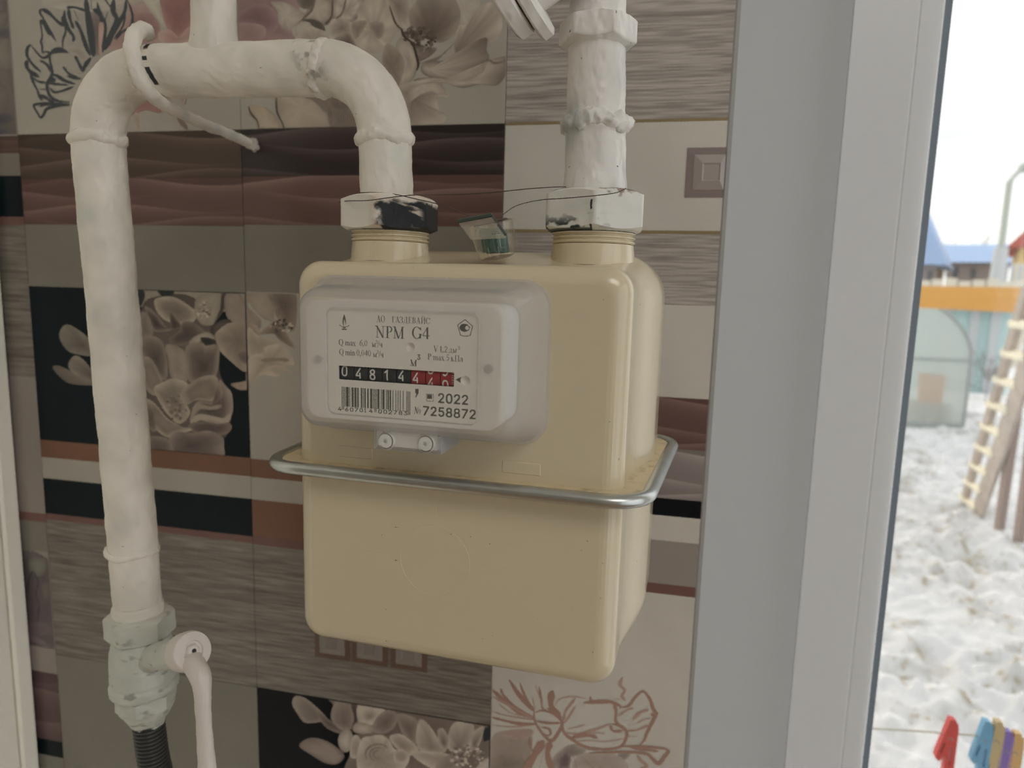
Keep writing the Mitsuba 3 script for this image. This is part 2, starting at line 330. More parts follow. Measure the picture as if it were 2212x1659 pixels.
col(XL0, XA, [(H1 - .001, 'tile_taupe', 1, 'tile with a faded mauve flower print'), (zz(20, 331), ((.10, .06, .05), (.16, .10, .085)), 0, None), (zz(20, 380), 'tile_grey', 0, None), (zz(20, 468), 'tile_teal', 0, 'dark blue tile strip'), (zz(20, 486), 'tile_redbar', 0, None), (zz(40, 812), 'tile_wood', 0, None), (zz(70, 1107), 'tile_taupe', 0, None), (zz(70, 1125), 'tile_redbar', 0, None), (zz(85, 1190), 'tile_grey', 0, None), (H6 + .005, 'tile_taupe', 1, 'tile with a mauve flower print and thin dark outlines'), (zz(100, 1452), 'tile_taupe', 0, None), (zz(120, 1600), ((.09, .055, .055), (.2, .13, .13)), 0, None), (zz(130, 1636), 'tile_teal', 0, 'dark blue tile strip'), (ZB, 'tile_grey', 0, None)], 0, 1)
def zcol2(py): return zz(120, py)
rows2 = [(H1, 'tile_white_shaded', 1, 'white tile with a black line drawing of a flower'), (zz(330, 385), W_BROWN, 0, 'brown tile with wavy ribbons'), (zz(330, 487), W_PINK, 0, 'dark pink tile with wavy ribbons'), (zz(120, 619.8), 'tile_grey', 0, None), (zz(300, 968), 'tile_teal', 0, 'black tile with a beige flower print'), (zz(88, 986.5), 'tile_orange', 0, 'rust orange tile strip'), (zz(92.5, 1032), 'tile_white_shaded', 0, None), (zz(96, 1107.5), 'tile_teal', 0, 'black tile strip'), (zz(98, 1121), 'tile_redbar', 0, 'dark red glazed bar'), (H6, 'tile_wood', 1, 'grey-brown tile with fine wood grain'), (ZB, 'tile_grey', 0, None)]
col(XA, XB, rows2, 1, 1)
rows3 = [(H1, 'tile_white_shaded', 1, 'white tile with a beige peony print'), (zz(700, 380), W_DARK, 0, 'near-black tile with wavy ribbons'), (zz(700, 487), W_PINK, 0, 'dark pink tile with wavy ribbons'), (zz(581, 631.5), 'tile_grey', 0, None), (zz(541, 990.5), 'tile_white_shaded', 0, 'white tile with the edge of a beige flower'), (zz(543, 1030), 'tile_orange', 0, 'rust orange tile strip'), (zz(543, 1078), 'tile_white_shaded', 0, None), (zz(560, 1158), 'tile_orange', 0, 'rust orange tile'), (zz(620, 1184), 'tile_redbar', 0, 'dark red glazed bar'), (H6, 'tile_wood', 1, 'grey-brown tile with fine wood grain'), (ZB, 'tile_black', 0, 'black tile with beige flowers and leaves')]
col(XB, XC, rows3, 1, 1)
rows4 = [(zz(1400, 258), 'tile_wood_light', 0, 'pale grey-brown tile with wood grain'), (zz(1400, 264.5), 'tile_oche', 0, None), (zz(1400, 498), 'tile_white_lit', 0, 'white tile with a square stud'), (zz(1400, 505), 'tile_oche', 0, None), (zz(1500, 660), 'tile_wood_light', 0, 'pale grey-brown tile with wood grain'), (zz(1480, 860), 'tile_white_lit', 0, None), (zz(1480, 971), W_PINK, 0, None), (zz(1480, 1080), W_GREY, 0, 'grey tile with wavy ribbons'), (zz(1460, 1116), 'tile_black', 0, 'black tile strip'), (zz(1460, 1170), 'tile_white_lit', 0, None), (zz(1460, 1264), 'tile_taupe', 0, None), (zz(1460, 1286), 'tile_redbar', 0, 'pinkish-brown glazed bar'), (ZB, 'tile_white_lit', 0, 'white tile with a brown line drawing of a flower')]
scene['tile_oche'] = tile(marble_fn((.26, .2, .11), .1))
col(XC, WX0 - .0012, rows4, 1, 1)
# square studs: a frame and a faceted pyramid
def stud(cx, cz, h, mats, label, key='wall_back__stud'):
    y = WY - .0006
    def fr(a, b, d0, d1, m, kk):
        r0 = np.array([(cx + s * a, y - d0, cz + t * a) for s, t in ((-1, -1), (1, -1), (1, 1), (-1, 1))]); r1 = np.array([(cx + s * b, y - d1, cz + t * b) for s, t in ((-1, -1), (1, -1), (1, 1), (-1, 1))])
        v = np.vstack([r0, r1]); f = []
        for i in range(4): j = (i + 1) % 4; f += [[i, j, 4 + j], [i, 4 + j, 4 + i]]
        return trimesh.Trimesh(v, f, process=False)
    def put(key, m, mt, _put=globals()['put']):
        v = m.vertices.copy(); v[:, 0] = np.minimum(v[:, 0], WX0 - .0014); m.vertices = v; return _put(key, m, mt)
    k = put(key, cat([fr(h, h, 0, .0006, 0, 0), fr(h, h * .72, .0006, .0008, 0, 0)]), mats[0]); 
    if label: tag(k, label)
    top = fr(.5 * h, .26 * h, .0024, .0026, 0, 0); v = top.vertices[4:]; cap = trimesh.Trimesh(v, [[0, 1, 2], [0, 2, 3]], process=False)
    put(k + '__boss', cat([fr(h * .72, h * .7, .0008, .0014, 0, 0), fr(h * .7, .36 * h, .0014, .0032, 0, 0), fr(.36 * h, .3 * h, .0032, .0026, 0, 0), trimesh.Trimesh(np.array([(cx + s * .3 * h, y - .0026, cz + t * .3 * h) for s, t in ((-1, -1), (1, -1), (1, 1), (-1, 1))]), [[0, 1, 2], [0, 2, 3]], process=False)]), mats[1])
scene['stud_mauve'] = P((.23, .18, .18), .35); scene['stud_pale'] = P((.34, .3, .285), .3)
scene['stud_brown'] = P((.14, .085, .065), .35); scene['stud_grey'] = P((.24, .21, .19), .3)
a, b = wl(1485, 320), wl(1480, 427); hs = (a[1] - b[1]) / 2
stud(a[0] + hs, (a[1] + b[1]) / 2, hs, ('stud_mauve', 'stud_pale'), 'raised mauve square stud on the white tile beside the reveal')
for q0, q1 in (((682, 1417), (757, 1427)), ((762, 1428), (838, 1439)), ((845, 1440), (923, 1452))):
    p0, p1 = wl(*q0), wl(*q1); h = (p1[0] - p0[0]) / 2
    stud((p0[0] + p1[0]) / 2, (p0[1] + p1[1]) / 2 + h, h, ('stud_brown', 'stud_grey'), None)

# ------------------------------------------------------------------ flower prints of the tiles: flat petals of ink lying on the glaze
class Print:
    def __init__(s, ox, oy, sc, ref, alb, rect):
        s.o, s.sc, s.ref, s.alb, s.rect = (ox, oy), sc, np.array(lin(*ref)), np.array(alb), rect; s.ms, s.cs, s.n = [], [], 0
    def w(s, q): return np.array([wl(s.o[0] + x / s.sc, s.o[1] + y / s.sc) for x, y in q])
    def col(s, c): return np.clip(np.array(lin(*c)) / s.ref * s.alb, .004, .9)
    def lay(s, xy):
        s.n += 1; x = np.clip(xy[:, 0], s.rect[0], s.rect[1]); z = np.clip(xy[:, 1], s.rect[2], s.rect[3])
        return np.column_stack([x, np.full(len(x), WY - .00057 - s.n * .000012), z])
    def petal(s, pts, base, c0, c1, c2, fold=.10, k=3, ph=None):
        rim = spline(s.w(pts), 64, True); b = s.w([base])[0]; ts = [.02, .2, .4, .6, .75, .88, .95, 1.]; C = [s.col(c) for c in (c0, c1, c2)]
        an = np.arange(64) / 64 * 2 * np.pi; ph = s.n * 1.7 if ph is None else ph; V, K = [], []
        for t in ts:
            V.append(b + (rim - b) * t); c = C[0] * (1 - t / .6) + C[1] * (t / .6) if t < .6 else C[1] * (1 - (t - .6) / .4) + C[2] * ((t - .6) / .4)
            K.append(c[None] * (1 + fold * t * np.sin(an * k + ph) + .5 * fold * np.sin(an * (2 * k + 1) + t * 3 + ph))[:, None])
        f = []; j = np.arange(64); j2 = (j + 1) % 64
        for i in range(len(ts) - 1): f += [np.stack([i * 64 + j, i * 64 + j2, (i + 1) * 64 + j2], 1), np.stack([i * 64 + j, (i + 1) * 64 + j2, (i + 1) * 64 + j], 1)]
        s.ms.append(trimesh.Trimesh(s.lay(np.vstack(V)), np.vstack(f), process=False)); s.cs.append(np.vstack(K))
    def stroke(s, pts, wpx, c, taper=True):
        q = spline(s.w(pts), max(14, 8 * len(pts))) if len(pts) > 2 else s.w(pts); n = len(q); t = np.gradient(q, axis=0); t /= np.linalg.norm(t, axis=1, keepdims=True) + 1e-12; nn = np.column_stack([-t[:, 1], t[:, 0]])
        u = np.linspace(0, 1, n); h = wpx / s.sc * .00042 * .5 * (np.clip(np.minimum(u, 1 - u) * 6 + .25, 0, 1) if taper else np.ones(n)) * (1 + .18 * np.sin(u * 9 + s.n))
        V = np.vstack([q - nn * h[:, None], q + nn * h[:, None]]); i = np.arange(n - 1)
        s.ms.append(trimesh.Trimesh(s.lay(V), np.vstack([np.stack([i, i + 1, n + i + 1], 1), np.stack([i, n + i + 1, n + i], 1)]), process=False)); s.cs.append(np.tile(s.col(c), (2 * n, 1)))
    def dots(s, cx, cy, rx, ry, n, r, cols, seed):
        g = np.random.default_rng(seed)
        for _ in range(n):
            a, d = g.uniform(0, 2 * np.pi), math.sqrt(g.uniform(0, 1)); x, y = cx + rx * d * math.cos(a), cy + ry * d * math.sin(a); c = cols[g.integers(len(cols))]; rr = r * g.uniform(.6, 1.3)
            q = s.w([(x + rr * math.cos(t), y + rr * .8 * math.sin(t)) for t in np.arange(7) * 2 * np.pi / 7]); V = np.vstack([q, q.mean(0)]); j = np.arange(7)
            s.n -= .9; s.ms.append(trimesh.Trimesh(s.lay(V), np.stack([j, (j + 1) % 7, np.full(7, 7)], 1), process=False)); s.cs.append(np.tile(s.col(c), (8, 1)))
    def done(s, holder, label=None):
        k = put(holder + '__flower_print', cat(s.ms), 'print_ink', color=np.vstack(s.cs))
        if label: tag(k, label)
def holder(label): return next(k for k, d in labels.items() if d.get('label') == label)
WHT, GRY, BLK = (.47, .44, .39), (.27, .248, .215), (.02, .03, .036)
E_ = .0006
L_, M_, D_, X_ = (141, 127, 108), (121, 107, 91), (98, 84, 71), (70, 58, 48)
# peony on the upper white tile
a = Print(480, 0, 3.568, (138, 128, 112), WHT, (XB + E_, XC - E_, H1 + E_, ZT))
a.petal([(60, -140), (330, -170), (560, -60), (600, 90), (540, 230), (560, 330), (300, 380), (60, 350)], (300, 120), (104, 78, 72), (112, 86, 78), (124, 100, 90), .08)
a.petal([(90, 170), (140, 90), (250, 40), (350, 40), (420, 100), (440, 190), (380, 250), (230, 200)], (260, 130), (92, 66, 62), (104, 76, 71), (116, 90, 84), .06, 2)
a.petal([(100, 195), (230, 180), (330, 210), (330, 290), (230, 340), (100, 330)], (210, 270), (114, 86, 78), (120, 93, 84), (128, 102, 92), .05, 2)
a.petal([(380, 20), (480, 20), (600, 80), (640, 120), (560, 210), (500, 240), (440, 180), (430, 100)], (500, 120), L_, (134, 120, 103), M_, .12)
a.petal([(560, 240), (590, 175), (660, 160), (700, 190), (660, 250), (580, 285)], (620, 230), (137, 125, 106), (134, 122, 104), (126, 112, 96), .05)
a.petal([(560, 330), (640, 230), (720, 205), (800, 250), (860, 310), (760, 360)], (700, 330), M_, (126, 112, 95), L_, .08)
a.petal([(700, -40), (820, -20), (860, 70), (840, 170), (780, 200), (690, 160), (620, 170), (660, 80), (700, 60)], (740, 60), L_, (133, 118, 100), D_, .1)
a.petal([(640, -40), (720, -40), (715, 50), (690, 75), (610, 60), (570, -20)], (660, 0), X_, (78, 67, 54), D_, .1)
a.petal([(600, 170), (690, 80), (700, 60), (690, 100), (560, 205)], (640, 130), X_, (76, 66, 54), (84, 72, 60), .0)
a.petal([(620, 155), (700, 150), (770, 180), (800, 240), (760, 230), (700, 205), (680, 180)], (720, 190), (62, 54, 44), (68, 58, 47), (78, 67, 54), .0)
a.petal([(860, -40), (980, -60), (1100, -40), (1080, 80), (1010, 170), (900, 170), (850, 130)], (960, 90), M_, L_, D_, .14, 4)
a.petal([(820, 220), (880, 140), (990, 170), (1020, 260), (930, 290), (880, 300)], (930, 220), D_, M_, L_, .1)
a.petal([(1040, 180), (1060, 60), (1160, -40), (1260, -30), (1300, 80), (1380, 190), (1300, 330), (1270, 390), (1140, 410), (1040, 340), (1000, 260)], (1160, 250), M_, L_, (134, 119, 101), .12, 5)
a.petal([(1140, 210), (1170, 170), (1240, 180), (1250, 260), (1200, 300)], (1200, 240), D_, (108, 94, 79), M_, .06)
a.petal([(1000, 190), (1060, 165), (1120, 175), (1060, 280), (1020, 300)], (1050, 230), D_, (112, 97, 82), M_, .06)
a.petal([(870, 300), (960, 250), (1010, 290), (1040, 400), (930, 370)], (980, 330), X_, D_, M_, .08)
a.petal([(1780, -40), (1950, -20), (1990, 40), (1930, 140), (1870, 190), (1820, 150)], (1860, 70), L_, (142, 130, 112), (137, 125, 107), .05)
a.petal([(1260, -60), (1420, -60), (1460, 60), (1440, 210), (1380, 200), (1310, 110)], (1360, 60), D_, M_, L_, .08)
a.petal([(1440, 120), (1480, 40), (1560, -40), (1750, -40), (1830, 60), (1830, 190), (1760, 300), (1640, 330), (1480, 240)], (1600, 280), X_, D_, M_, .10, 4)
a.petal([(1830, 200), (1880, 190), (1960, 90), (2030, 30), (2080, 25), (2110, 80), (2150, 110), (2160, 220), (2110, 310), (2030, 350), (1960, 430), (1820, 460), (1790, 330)], (1800, 400), D_, M_, L_, .14, 4)
a.petal([(1560, 480), (1700, 470), (1820, 400), (2030, 290), (2040, 390), (2060, 450), (2000, 560), (1850, 620), (1650, 610), (1540, 560)], (1600, 540), L_, M_, D_, .14, 4)
a.petal([(1480, 620), (1620, 600), (1860, 625), (2010, 560), (2060, 470), (2230, 440), (2200, 560), (2120, 660), (2010, 650), (1850, 680), (1700, 640), (1560, 690)], (1700, 620), M_, L_, D_, .1, 4)
a.petal([(1520, 490), (1640, 480), (1740, 390), (1830, 300), (1700, 420)], (1640, 470), D_, D_, M_, .0)
a.petal([(1270, 340), (1380, 420), (1400, 560), (1370, 660), (1330, 640), (1240, 500)], (1310, 520), D_, (106, 92, 77), M_, .1)
a.petal([(1340, 360), (1400, 280), (1480, 380), (1510, 480), (1480, 600), (1400, 660), (1370, 650), (1400, 540), (1390, 430)], (1440, 480), M_, L_, M_, .08)
a.petal([(1370, 670), (1560, 620), (1700, 660), (1745, 750), (1660, 740), (1680, 860), (1725, 885), (1690, 960), (1420, 1010), (1380, 800)], (1480, 760), D_, M_, L_, .12, 5)
a.petal([(1450, 690), (1560, 640), (1680, 640), (1740, 740), (1660, 705), (1540, 730), (1440, 790)], (1560, 690), L_, L_, M_, .06)
a.dots(1560, 310, 100, 90, 60, 16, (X_, (60, 50, 40), (84, 72, 60)), 3); a.dots(1490, 230, 50, 40, 18, 13, (X_, (84, 72, 60)), 4); a.dots(1420, 280, 34, 36, 12, 13, (X_, D_), 5)
for x in range(1510, 1660, 16): a.stroke([(x, 350 + abs(x - 1560) * .2), (x - 12 - (x - 1560) * .15, 410), (1530, 470)], 7, D_)
a.stroke([(1380, 220), (1410, 290), (1470, 340), (1500, 430), (1515, 500), (1500, 550)], 13, (50, 40, 32))
a.stroke([(2200, 465), (2110, 490), (2050, 460)], 10, D_); a.stroke([(1290, 40), (1340, 180), (1400, 240)], 10, X_); a.stroke([(855, 0), (850, 120), (800, 190)], 7, X_); a.stroke([(960, -10), (930, 100), (880, 150)], 8, D_)
a.petal([(210, 820), (330, 830), (420, 920), (450, 1010), (290, 1010), (270, 920)], (350, 960), L_, (137, 120, 98), (132, 114, 93), .06)
a.petal([(425, 700), (640, 720), (760, 790), (830, 960), (840, 1010), (480, 1010), (430, 880)], (620, 840), (139, 123, 101), (134, 118, 97), M_, .08, 3)
a.petal([(560, 730), (700, 740), (830, 740), (900, 800), (850, 900), (800, 880), (700, 780)], (760, 790), D_, D_, M_, .05)
a.petal([(840, 760), (960, 760), (1060, 900), (1060, 1010), (870, 1010), (820, 880)], (930, 900), (76, 63, 52), (88, 74, 62), D_, .12, 6)
for x in range(850, 1040, 17): a.stroke([(x, 990), (x + 14, 900), (x - 6, 830)], 5, (112, 98, 83))
a.stroke([(210, 820), (230, 880), (275, 930), (295, 1010)], 12, X_); a.stroke([(425, 740), (430, 860), (470, 950), (490, 1010)], 13, X_); a.stroke([(330, 825), (420, 910), (470, 1000)], 7, M_)
a.done(holder('white tile with a beige peony print'))
# black line drawing over a pink flower, tile on its left
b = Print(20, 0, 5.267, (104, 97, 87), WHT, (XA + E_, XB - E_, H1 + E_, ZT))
K_ = (34, 35, 36)
b.petal([(1120, 560), (1180, 420), (1320, 240), (1380, 60), (1560, 20), (1640, 180), (1700, 350), (1680, 520), (1400, 560)], (1480, 380), (86, 66, 61), (93, 73, 67), (103, 84, 77), .07)
b.petal([(1370, 250), (1470, 160), (1640, 160), (1720, 300), (1690, 440), (1500, 470), (1380, 380)], (1540, 320), (88, 66, 61), (84, 62, 57), (94, 72, 66), .05)
b.petal([(1200, -120), (1500, -120), (1560, 20), (1400, 70), (1280, 60), (1190, 120)], (1400, -20), (106, 97, 85), (103, 92, 81), (98, 84, 76), .05)
b.petal([(1450, -100), (1760, -100), (1740, 100), (1790, 300), (1740, 300), (1640, 170), (1540, 30)], (1640, 60), (112, 106, 91), (107, 100, 87), (100, 90, 80), .06)
b.petal([(1740, -120), (2120, -120), (2120, 250), (1960, 440), (1820, 350), (1750, 160)], (1920, 200), (78, 53, 49), (86, 60, 55), (96, 70, 64), .06)
b.petal([(1700, 380), (1830, 340), (1960, 430), (2100, 260), (2120, 420), (1960, 500), (1760, 500)], (1900, 450), (96, 72, 65), (104, 82, 74), (110, 90, 81), .05)
b.petal([(1350, 1270), (1440, 1140), (1560, 1120), (1700, 1140), (1770, 1210), (1720, 1290), (1560, 1260), (1420, 1310)], (1540, 1200), (84, 58, 52), (90, 65, 58), (80, 57, 51), .06)
b.petal([(1420, 1310), (1480, 1300), (1500, 1480), (1460, 1480)], (1470, 1380), (92, 78, 68), (96, 82, 72), (100, 88, 77), .03)
b.petal([(940, 130), (1060, 120), (1100, 300), (1080, 560), (1000, 640), (930, 600), (930, 300)], (1000, 380), (60, 52, 48), (70, 60, 55), (84, 73, 66), .06)
b.petal([(1030, 280), (1085, 280), (1075, 480), (1065, 620), (1030, 600)], (1055, 440), (112, 90, 80), (112, 91, 81), (104, 84, 75), .02)
b.petal([(380, 60), (480, -80), (900, -100), (1300, -60), (1200, 100), (900, 140), (760, 130), (560, 100)], (700, 20), (100, 92, 81), (103, 96, 85), (104, 97, 87), .05)
b.petal([(640, 560), (760, 530), (880, 590), (930, 680), (860, 720), (760, 620)], (790, 600), (86, 78, 68), (95, 87, 77), (102, 94, 84), .04)
for pts, wd in (([(370, 105), (460, 150), (560, 250), (640, 300)], 30), ([(370, 105), (360, 150), (400, 220), (470, 350), (545, 480)], 22), ([(365, 230), (420, 300), (480, 410)], 34), ([(355, 230), (375, 330), (385, 430), (370, 470), (385, 530), (385, 590), (410, 620)], 20),
                ([(640, 300), (650, 370), (620, 460), (615, 560)], 20), ([(640, 120), (640, 220), (680, 330), (740, 420), (735, 480)], 34), ([(680, 100), (700, 220), (740, 330)], 30), ([(660, 90), (760, 90), (890, 130)], 20), ([(740, 110), (800, 240)], 14),
                ([(760, 240), (820, 350), (880, 520), (930, 640)], 34), ([(880, -20), (900, 140), (930, 330), (960, 560), (970, 650)], 62), ([(960, 110), (1040, 160), (1060, 260)], 40), ([(940, -10), (945, 110)], 24), ([(1010, 30), (1040, 160), (1100, 280), (1090, 470), (1070, 600)], 30), ([(1200, -10), (1190, 130), (1230, 230), (1160, 420), (1100, 570)], 46), ([(1100, 0), (1180, 110)], 50), ([(1340, 0), (1320, 140), (1250, 270), (1150, 450), (1095, 570)], 34), ([(1350, 0), (1400, 130), (1410, 240), (1380, 320), (1290, 370), (1220, 460)], 20), ([(1130, 140), (1090, 260)], 20), ([(1330, 160), (1300, 300), (1200, 450)], 14),
                ([(620, 190), (610, 230), (640, 270)], 16), ([(680, 600), (560, 590), (480, 610), (470, 680), (500, 820), (470, 900), (440, 970), (470, 1090), (560, 1150), (700, 1165)], 24), ([(480, 600), (540, 560), (620, 570), (680, 605)], 22), ([(390, 590), (460, 600), (460, 630), (410, 660), (360, 640), (250, 510)], 18), ([(250, 510), (215, 560), (215, 640), (280, 740), (370, 820)], 24), ([(220, 690), (205, 740), (240, 810), (350, 880)], 34), ([(245, 820), (280, 930), (330, 1030), (350, 1090), (390, 1150)], 20), ([(270, 880), (340, 930), (430, 945)], 16), ([(360, 690), (440, 740), (490, 830)], 22), ([(500, 850), (560, 870), (640, 920), (760, 960)], 26), ([(450, 950), (560, 960), (680, 970)], 16), ([(470, 1000), (520, 1050), (600, 1040), (740, 990)], 18), ([(470, 930), (500, 900), (530, 930)], 34), ([(760, 640), (800, 720), (850, 820)], 24), ([(620, 760), (700, 850), (800, 890)], 20), ([(670, 870), (740, 890), (830, 900)], 16), ([(940, 660), (880, 740), (840, 820)], 28), ([(360, 1020), (440, 1020)], 24), ([(340, 1090), (420, 1110), (480, 1150), (520, 1160)], 26),
                ([(700, 1185), (560, 1185), (420, 1180), (320, 1190), (290, 1210), (340, 1300), (370, 1340), (400, 1310), (430, 1250), (480, 1225), (560, 1210), (700, 1200)], 20), ([(360, 1215), (430, 1195), (560, 1190)], 12), ([(1900, 1280), (1960, 1380), (2040, 1480)], 34)):
    b.stroke(pts, wd * 1.15, K_ if wd != 34 or pts[0][0] != 1900 else (70, 56, 46))
b.petal([(1950, 1110), (2020, 1110), (2010, 1180), (1980, 1180)], (1980, 1140), (90, 78, 68), (94, 82, 72), (98, 88, 78), .02)
b.done(holder('white tile with a black line drawing of a flower'))
# beige flowers on the black tile, and their edge on the white tile beside it
L2, M2, D2, X2 = (100, 90, 75), (79, 69, 57), (52, 43, 36), (30, 24, 20)
zt3, zb3 = zz(581, 631.5), zz(541, 990.5)
def beige(c):
    P_ = c.petal
    P_([(120, 480), (150, 390), (205, 375), (290, 420), (380, 500), (420, 640), (300, 640), (190, 600)], (330, 560), D2, (66, 60, 50), (72, 66, 54), .1)
    P_([(60, 750), (110, 735), (190, 770), (290, 830), (420, 880), (420, 910), (220, 895), (120, 830)], (400, 860), M2, (66, 57, 48), (56, 50, 42), .06)
    P_([(200, 740), (250, 650), (330, 680), (420, 800), (420, 880), (280, 830)], (400, 820), D2, (68, 62, 52), (78, 71, 58), .08)
    P_([(780, 20), (1800, 20), (1780, 240), (1560, 260), (1300, 330), (900, 330), (860, 200), (790, 210)], (1200, 200), (88, 79, 65), (86, 78, 65), (84, 76, 63), .05, 4)
    P_([(840, 260), (1000, 120), (1300, 130), (1500, 400), (1540, 800), (1640, 1000), (1640, 1180), (1560, 1400), (1200, 1560), (900, 1560), (850, 900)], (1180, 760), (56, 48, 40), (52, 44, 37), (44, 37, 31), .1, 5)
    P_([(780, 60), (850, 60), (880, 110), (850, 200), (820, 210), (780, 140)], (820, 120), (14, 17, 17), (16, 18, 18), (22, 22, 20), .0)
    P_([(985, 50), (1110, 55), (1135, 95), (1090, 130), (1020, 115)], (1060, 90), (10, 12, 12), (12, 14, 13), (20, 20, 17), .0)
    P_([(960, 160), (1020, 130), (1130, 130), (1260, 200), (1340, 280), (1290, 360), (1180, 380), (1050, 330), (980, 250)], (1170, 260), (63, 54, 45), (74, 65, 54), L2, .07)
    P_([(880, 210), (980, 280), (1060, 390), (1120, 420), (960, 430), (900, 300)], (980, 370), X2, D2, M2, .06)
    P_([(1100, 270), (1160, 330), (1200, 390), (1120, 420)], (1140, 370), (34, 27, 22), (44, 36, 30), (62, 53, 43), .0)
    P_([(1340, 130), (1480, 90), (1560, 100), (1530, 260), (1480, 370), (1380, 370), (1320, 270)], (1430, 240), (84, 76, 62), (88, 80, 66), (80, 72, 58), .05)
    c.dots(1400, 250, 55, 90, 34, 12, (M2, L2, (108, 98, 82), D2), 6)
    P_([(1560, 90), (1640, 90), (1600, 200), (1540, 300), (1480, 380), (1540, 240)], (1570, 190), X2, (34, 28, 23), D2, .0)
    P_([(1600, 100), (1700, 70), (1780, 200), (1900, 330), (1880, 420), (1740, 370), (1620, 330), (1580, 200)], (1700, 240), M2, (84, 74, 62), (76, 67, 55), .07)
    P_([(1460, 400), (1560, 330), (1640, 340), (1530, 420), (1480, 470)], (1540, 390), D2, (40, 33, 28), X2, .0)
    P_([(1500, 480), (1520, 430), (1620, 360), (1760, 350), (1880, 400), (1900, 560), (1820, 720), (1760, 790), (1640, 700), (1540, 600)], (1700, 520), (66, 57, 47), (78, 68, 56), (92, 81, 67), .10, 4)
    P_([(1690, 620), (1780, 600), (1800, 720), (1720, 700)], (1750, 660), (58, 48, 41), (64, 54, 46), M2, .0)
    P_([(840, 280), (900, 280), (950, 420), (930, 500), (840, 520)], (880, 420), (64, 57, 47), (72, 64, 53), M2, .05)
    P_([(1220, 350), (1320, 360), (1420, 440), (1500, 500), (1400, 480), (1270, 540), (1150, 560), (1090, 500), (1180, 430)], (1240, 470), (38, 31, 26), (48, 40, 33), (66, 57, 47), .06)
    P_([(1270, 530), (1330, 470), (1440, 440), (1500, 500), (1400, 500), (1320, 560)], (1380, 490), L2, (90, 81, 67), M2, .0)
    P_([(860, 480), (1000, 490), (1060, 600), (1080, 760), (1060, 860), (960, 820), (880, 680), (840, 600)], (980, 680), (40, 33, 28), (58, 50, 42), M2, .08)
    P_([(1060, 560), (1130, 550), (1240, 620), (1260, 760), (1250, 880), (1160, 900), (1100, 800), (1080, 660)], (1170, 760), M2, (86, 77, 64), (80, 71, 58), .08)
    P_([(1250, 560), (1380, 530), (1420, 560), (1500, 550), (1540, 600), (1510, 820), (1400, 860), (1280, 880), (1240, 740)], (1400, 760), (38, 31, 26), (56, 47, 39), (82, 72, 59), .08)
    c.petal([(1370, 490), (1450, 490), (1510, 530), (1450, 555), (1400, 545)], (1440, 520), (14, 13, 12), (18, 16, 14), (30, 25, 20), .0)
    P_([(840, 680), (940, 680), (1050, 900), (1080, 960), (960, 1000), (870, 900)], (940, 840), M2, (72, 63, 53), (86, 77, 64), .06)
    P_([(1040, 880), (1120, 850), (1240, 880), (1260, 930), (1200, 1000), (1280, 1150), (1180, 1250), (1060, 1140), (980, 1000), (960, 930)], (1130, 1040), (66, 58, 48), (76, 68, 56), L2, .08, 4)
    c.dots(1160, 1090, 90, 130, 60, 12, (D2, M2, (62, 54, 45), (92, 83, 69)), 8)
    P_([(1190, 980), (1300, 880), (1400, 830), (1510, 830), (1540, 920), (1570, 990), (1480, 1050), (1340, 1040), (1240, 1080)], (1390, 960), (76, 66, 54), (68, 59, 48), (90, 80, 66), .08)
    P_([(1540, 860), (1600, 920), (1650, 990), (1655, 1150), (1590, 1240), (1480, 1240), (1330, 1210), (1280, 1240), (1300, 1120), (1360, 1050), (1480, 1060), (1570, 1000)], (1460, 1130), (42, 34, 29), (54, 45, 38), (90, 79, 66), .12, 4)
    c.stroke([(1290, 1180), (1360, 1100), (1460, 1110), (1560, 1090)], 34, (84, 74, 61)); c.stroke([(1280, 1240), (1370, 1190), (1480, 1200), (1590, 1220), (1640, 1160)], 40, (96, 85, 71))
    P_([(1270, 1260), (1420, 1230), (1590, 1260), (1620, 1235), (1650, 1280), (1600, 1340), (1480, 1350), (1300, 1320)], (1430, 1290), (44, 36, 31), (50, 41, 35), (74, 63, 52), .06)
    P_([(860, 1020), (960, 1060), (1080, 1200), (1200, 1270), (1300, 1300), (1180, 1340), (1080, 1370), (960, 1280), (880, 1140)], (1060, 1250), M2, (70, 62, 51), L2, .08)
    P_([(900, 1080), (960, 1130), (980, 1300), (940, 1310), (880, 1230)], (930, 1200), D2, (60, 53, 43), M2, .05)
    P_([(1090, 1400), (1160, 1320), (1300, 1330), (1440, 1310), (1560, 1360), (1580, 1440), (1540, 1560), (1120, 1560)], (1290, 1440), (42, 34, 29), (58, 49, 42), (78, 68, 57), .10)
    P_([(900, 1380), (1000, 1360), (1100, 1400), (1120, 1560), (900, 1560)], (1000, 1470), (50, 42, 35), (60, 51, 43), M2, .06)
    P_([(1780, 100), (1990, 90), (2020, 330), (2000, 350), (1900, 300), (1800, 180)], (1890, 210), (92, 82, 69), (88, 78, 65), (82, 72, 59), .06)
    P_([(1970, 60), (2200, 60), (2200, 420), (2060, 330), (2010, 220)], (2100, 200), D2, (70, 60, 50), M2, .1, 5)
    P_([(1880, 460), (1990, 440), (2080, 520), (2200, 580), (2160, 500), (2060, 340), (2000, 360)], (2040, 450), D2, (70, 60, 49), (84, 73, 60), .05)
    c.dots(2090, 390, 100, 60, 40, 12, (X2, D2, (42, 35, 28), (110, 100, 85)), 9)
    P_([(1790, 400), (1880, 470), (2060, 530), (1960, 640), (1880, 660), (1790, 640)], (1880, 560), (84, 74, 61), (92, 82, 68), (102, 92, 77), .07)
    P_([(1790, 680), (1920, 620), (1940, 570), (2060, 545), (2140, 590), (2200, 720), (2140, 740), (2060, 830), (1900, 820), (1790, 920)], (1960, 700), (86, 76, 62), (98, 88, 73), (104, 94, 79), .10, 4)
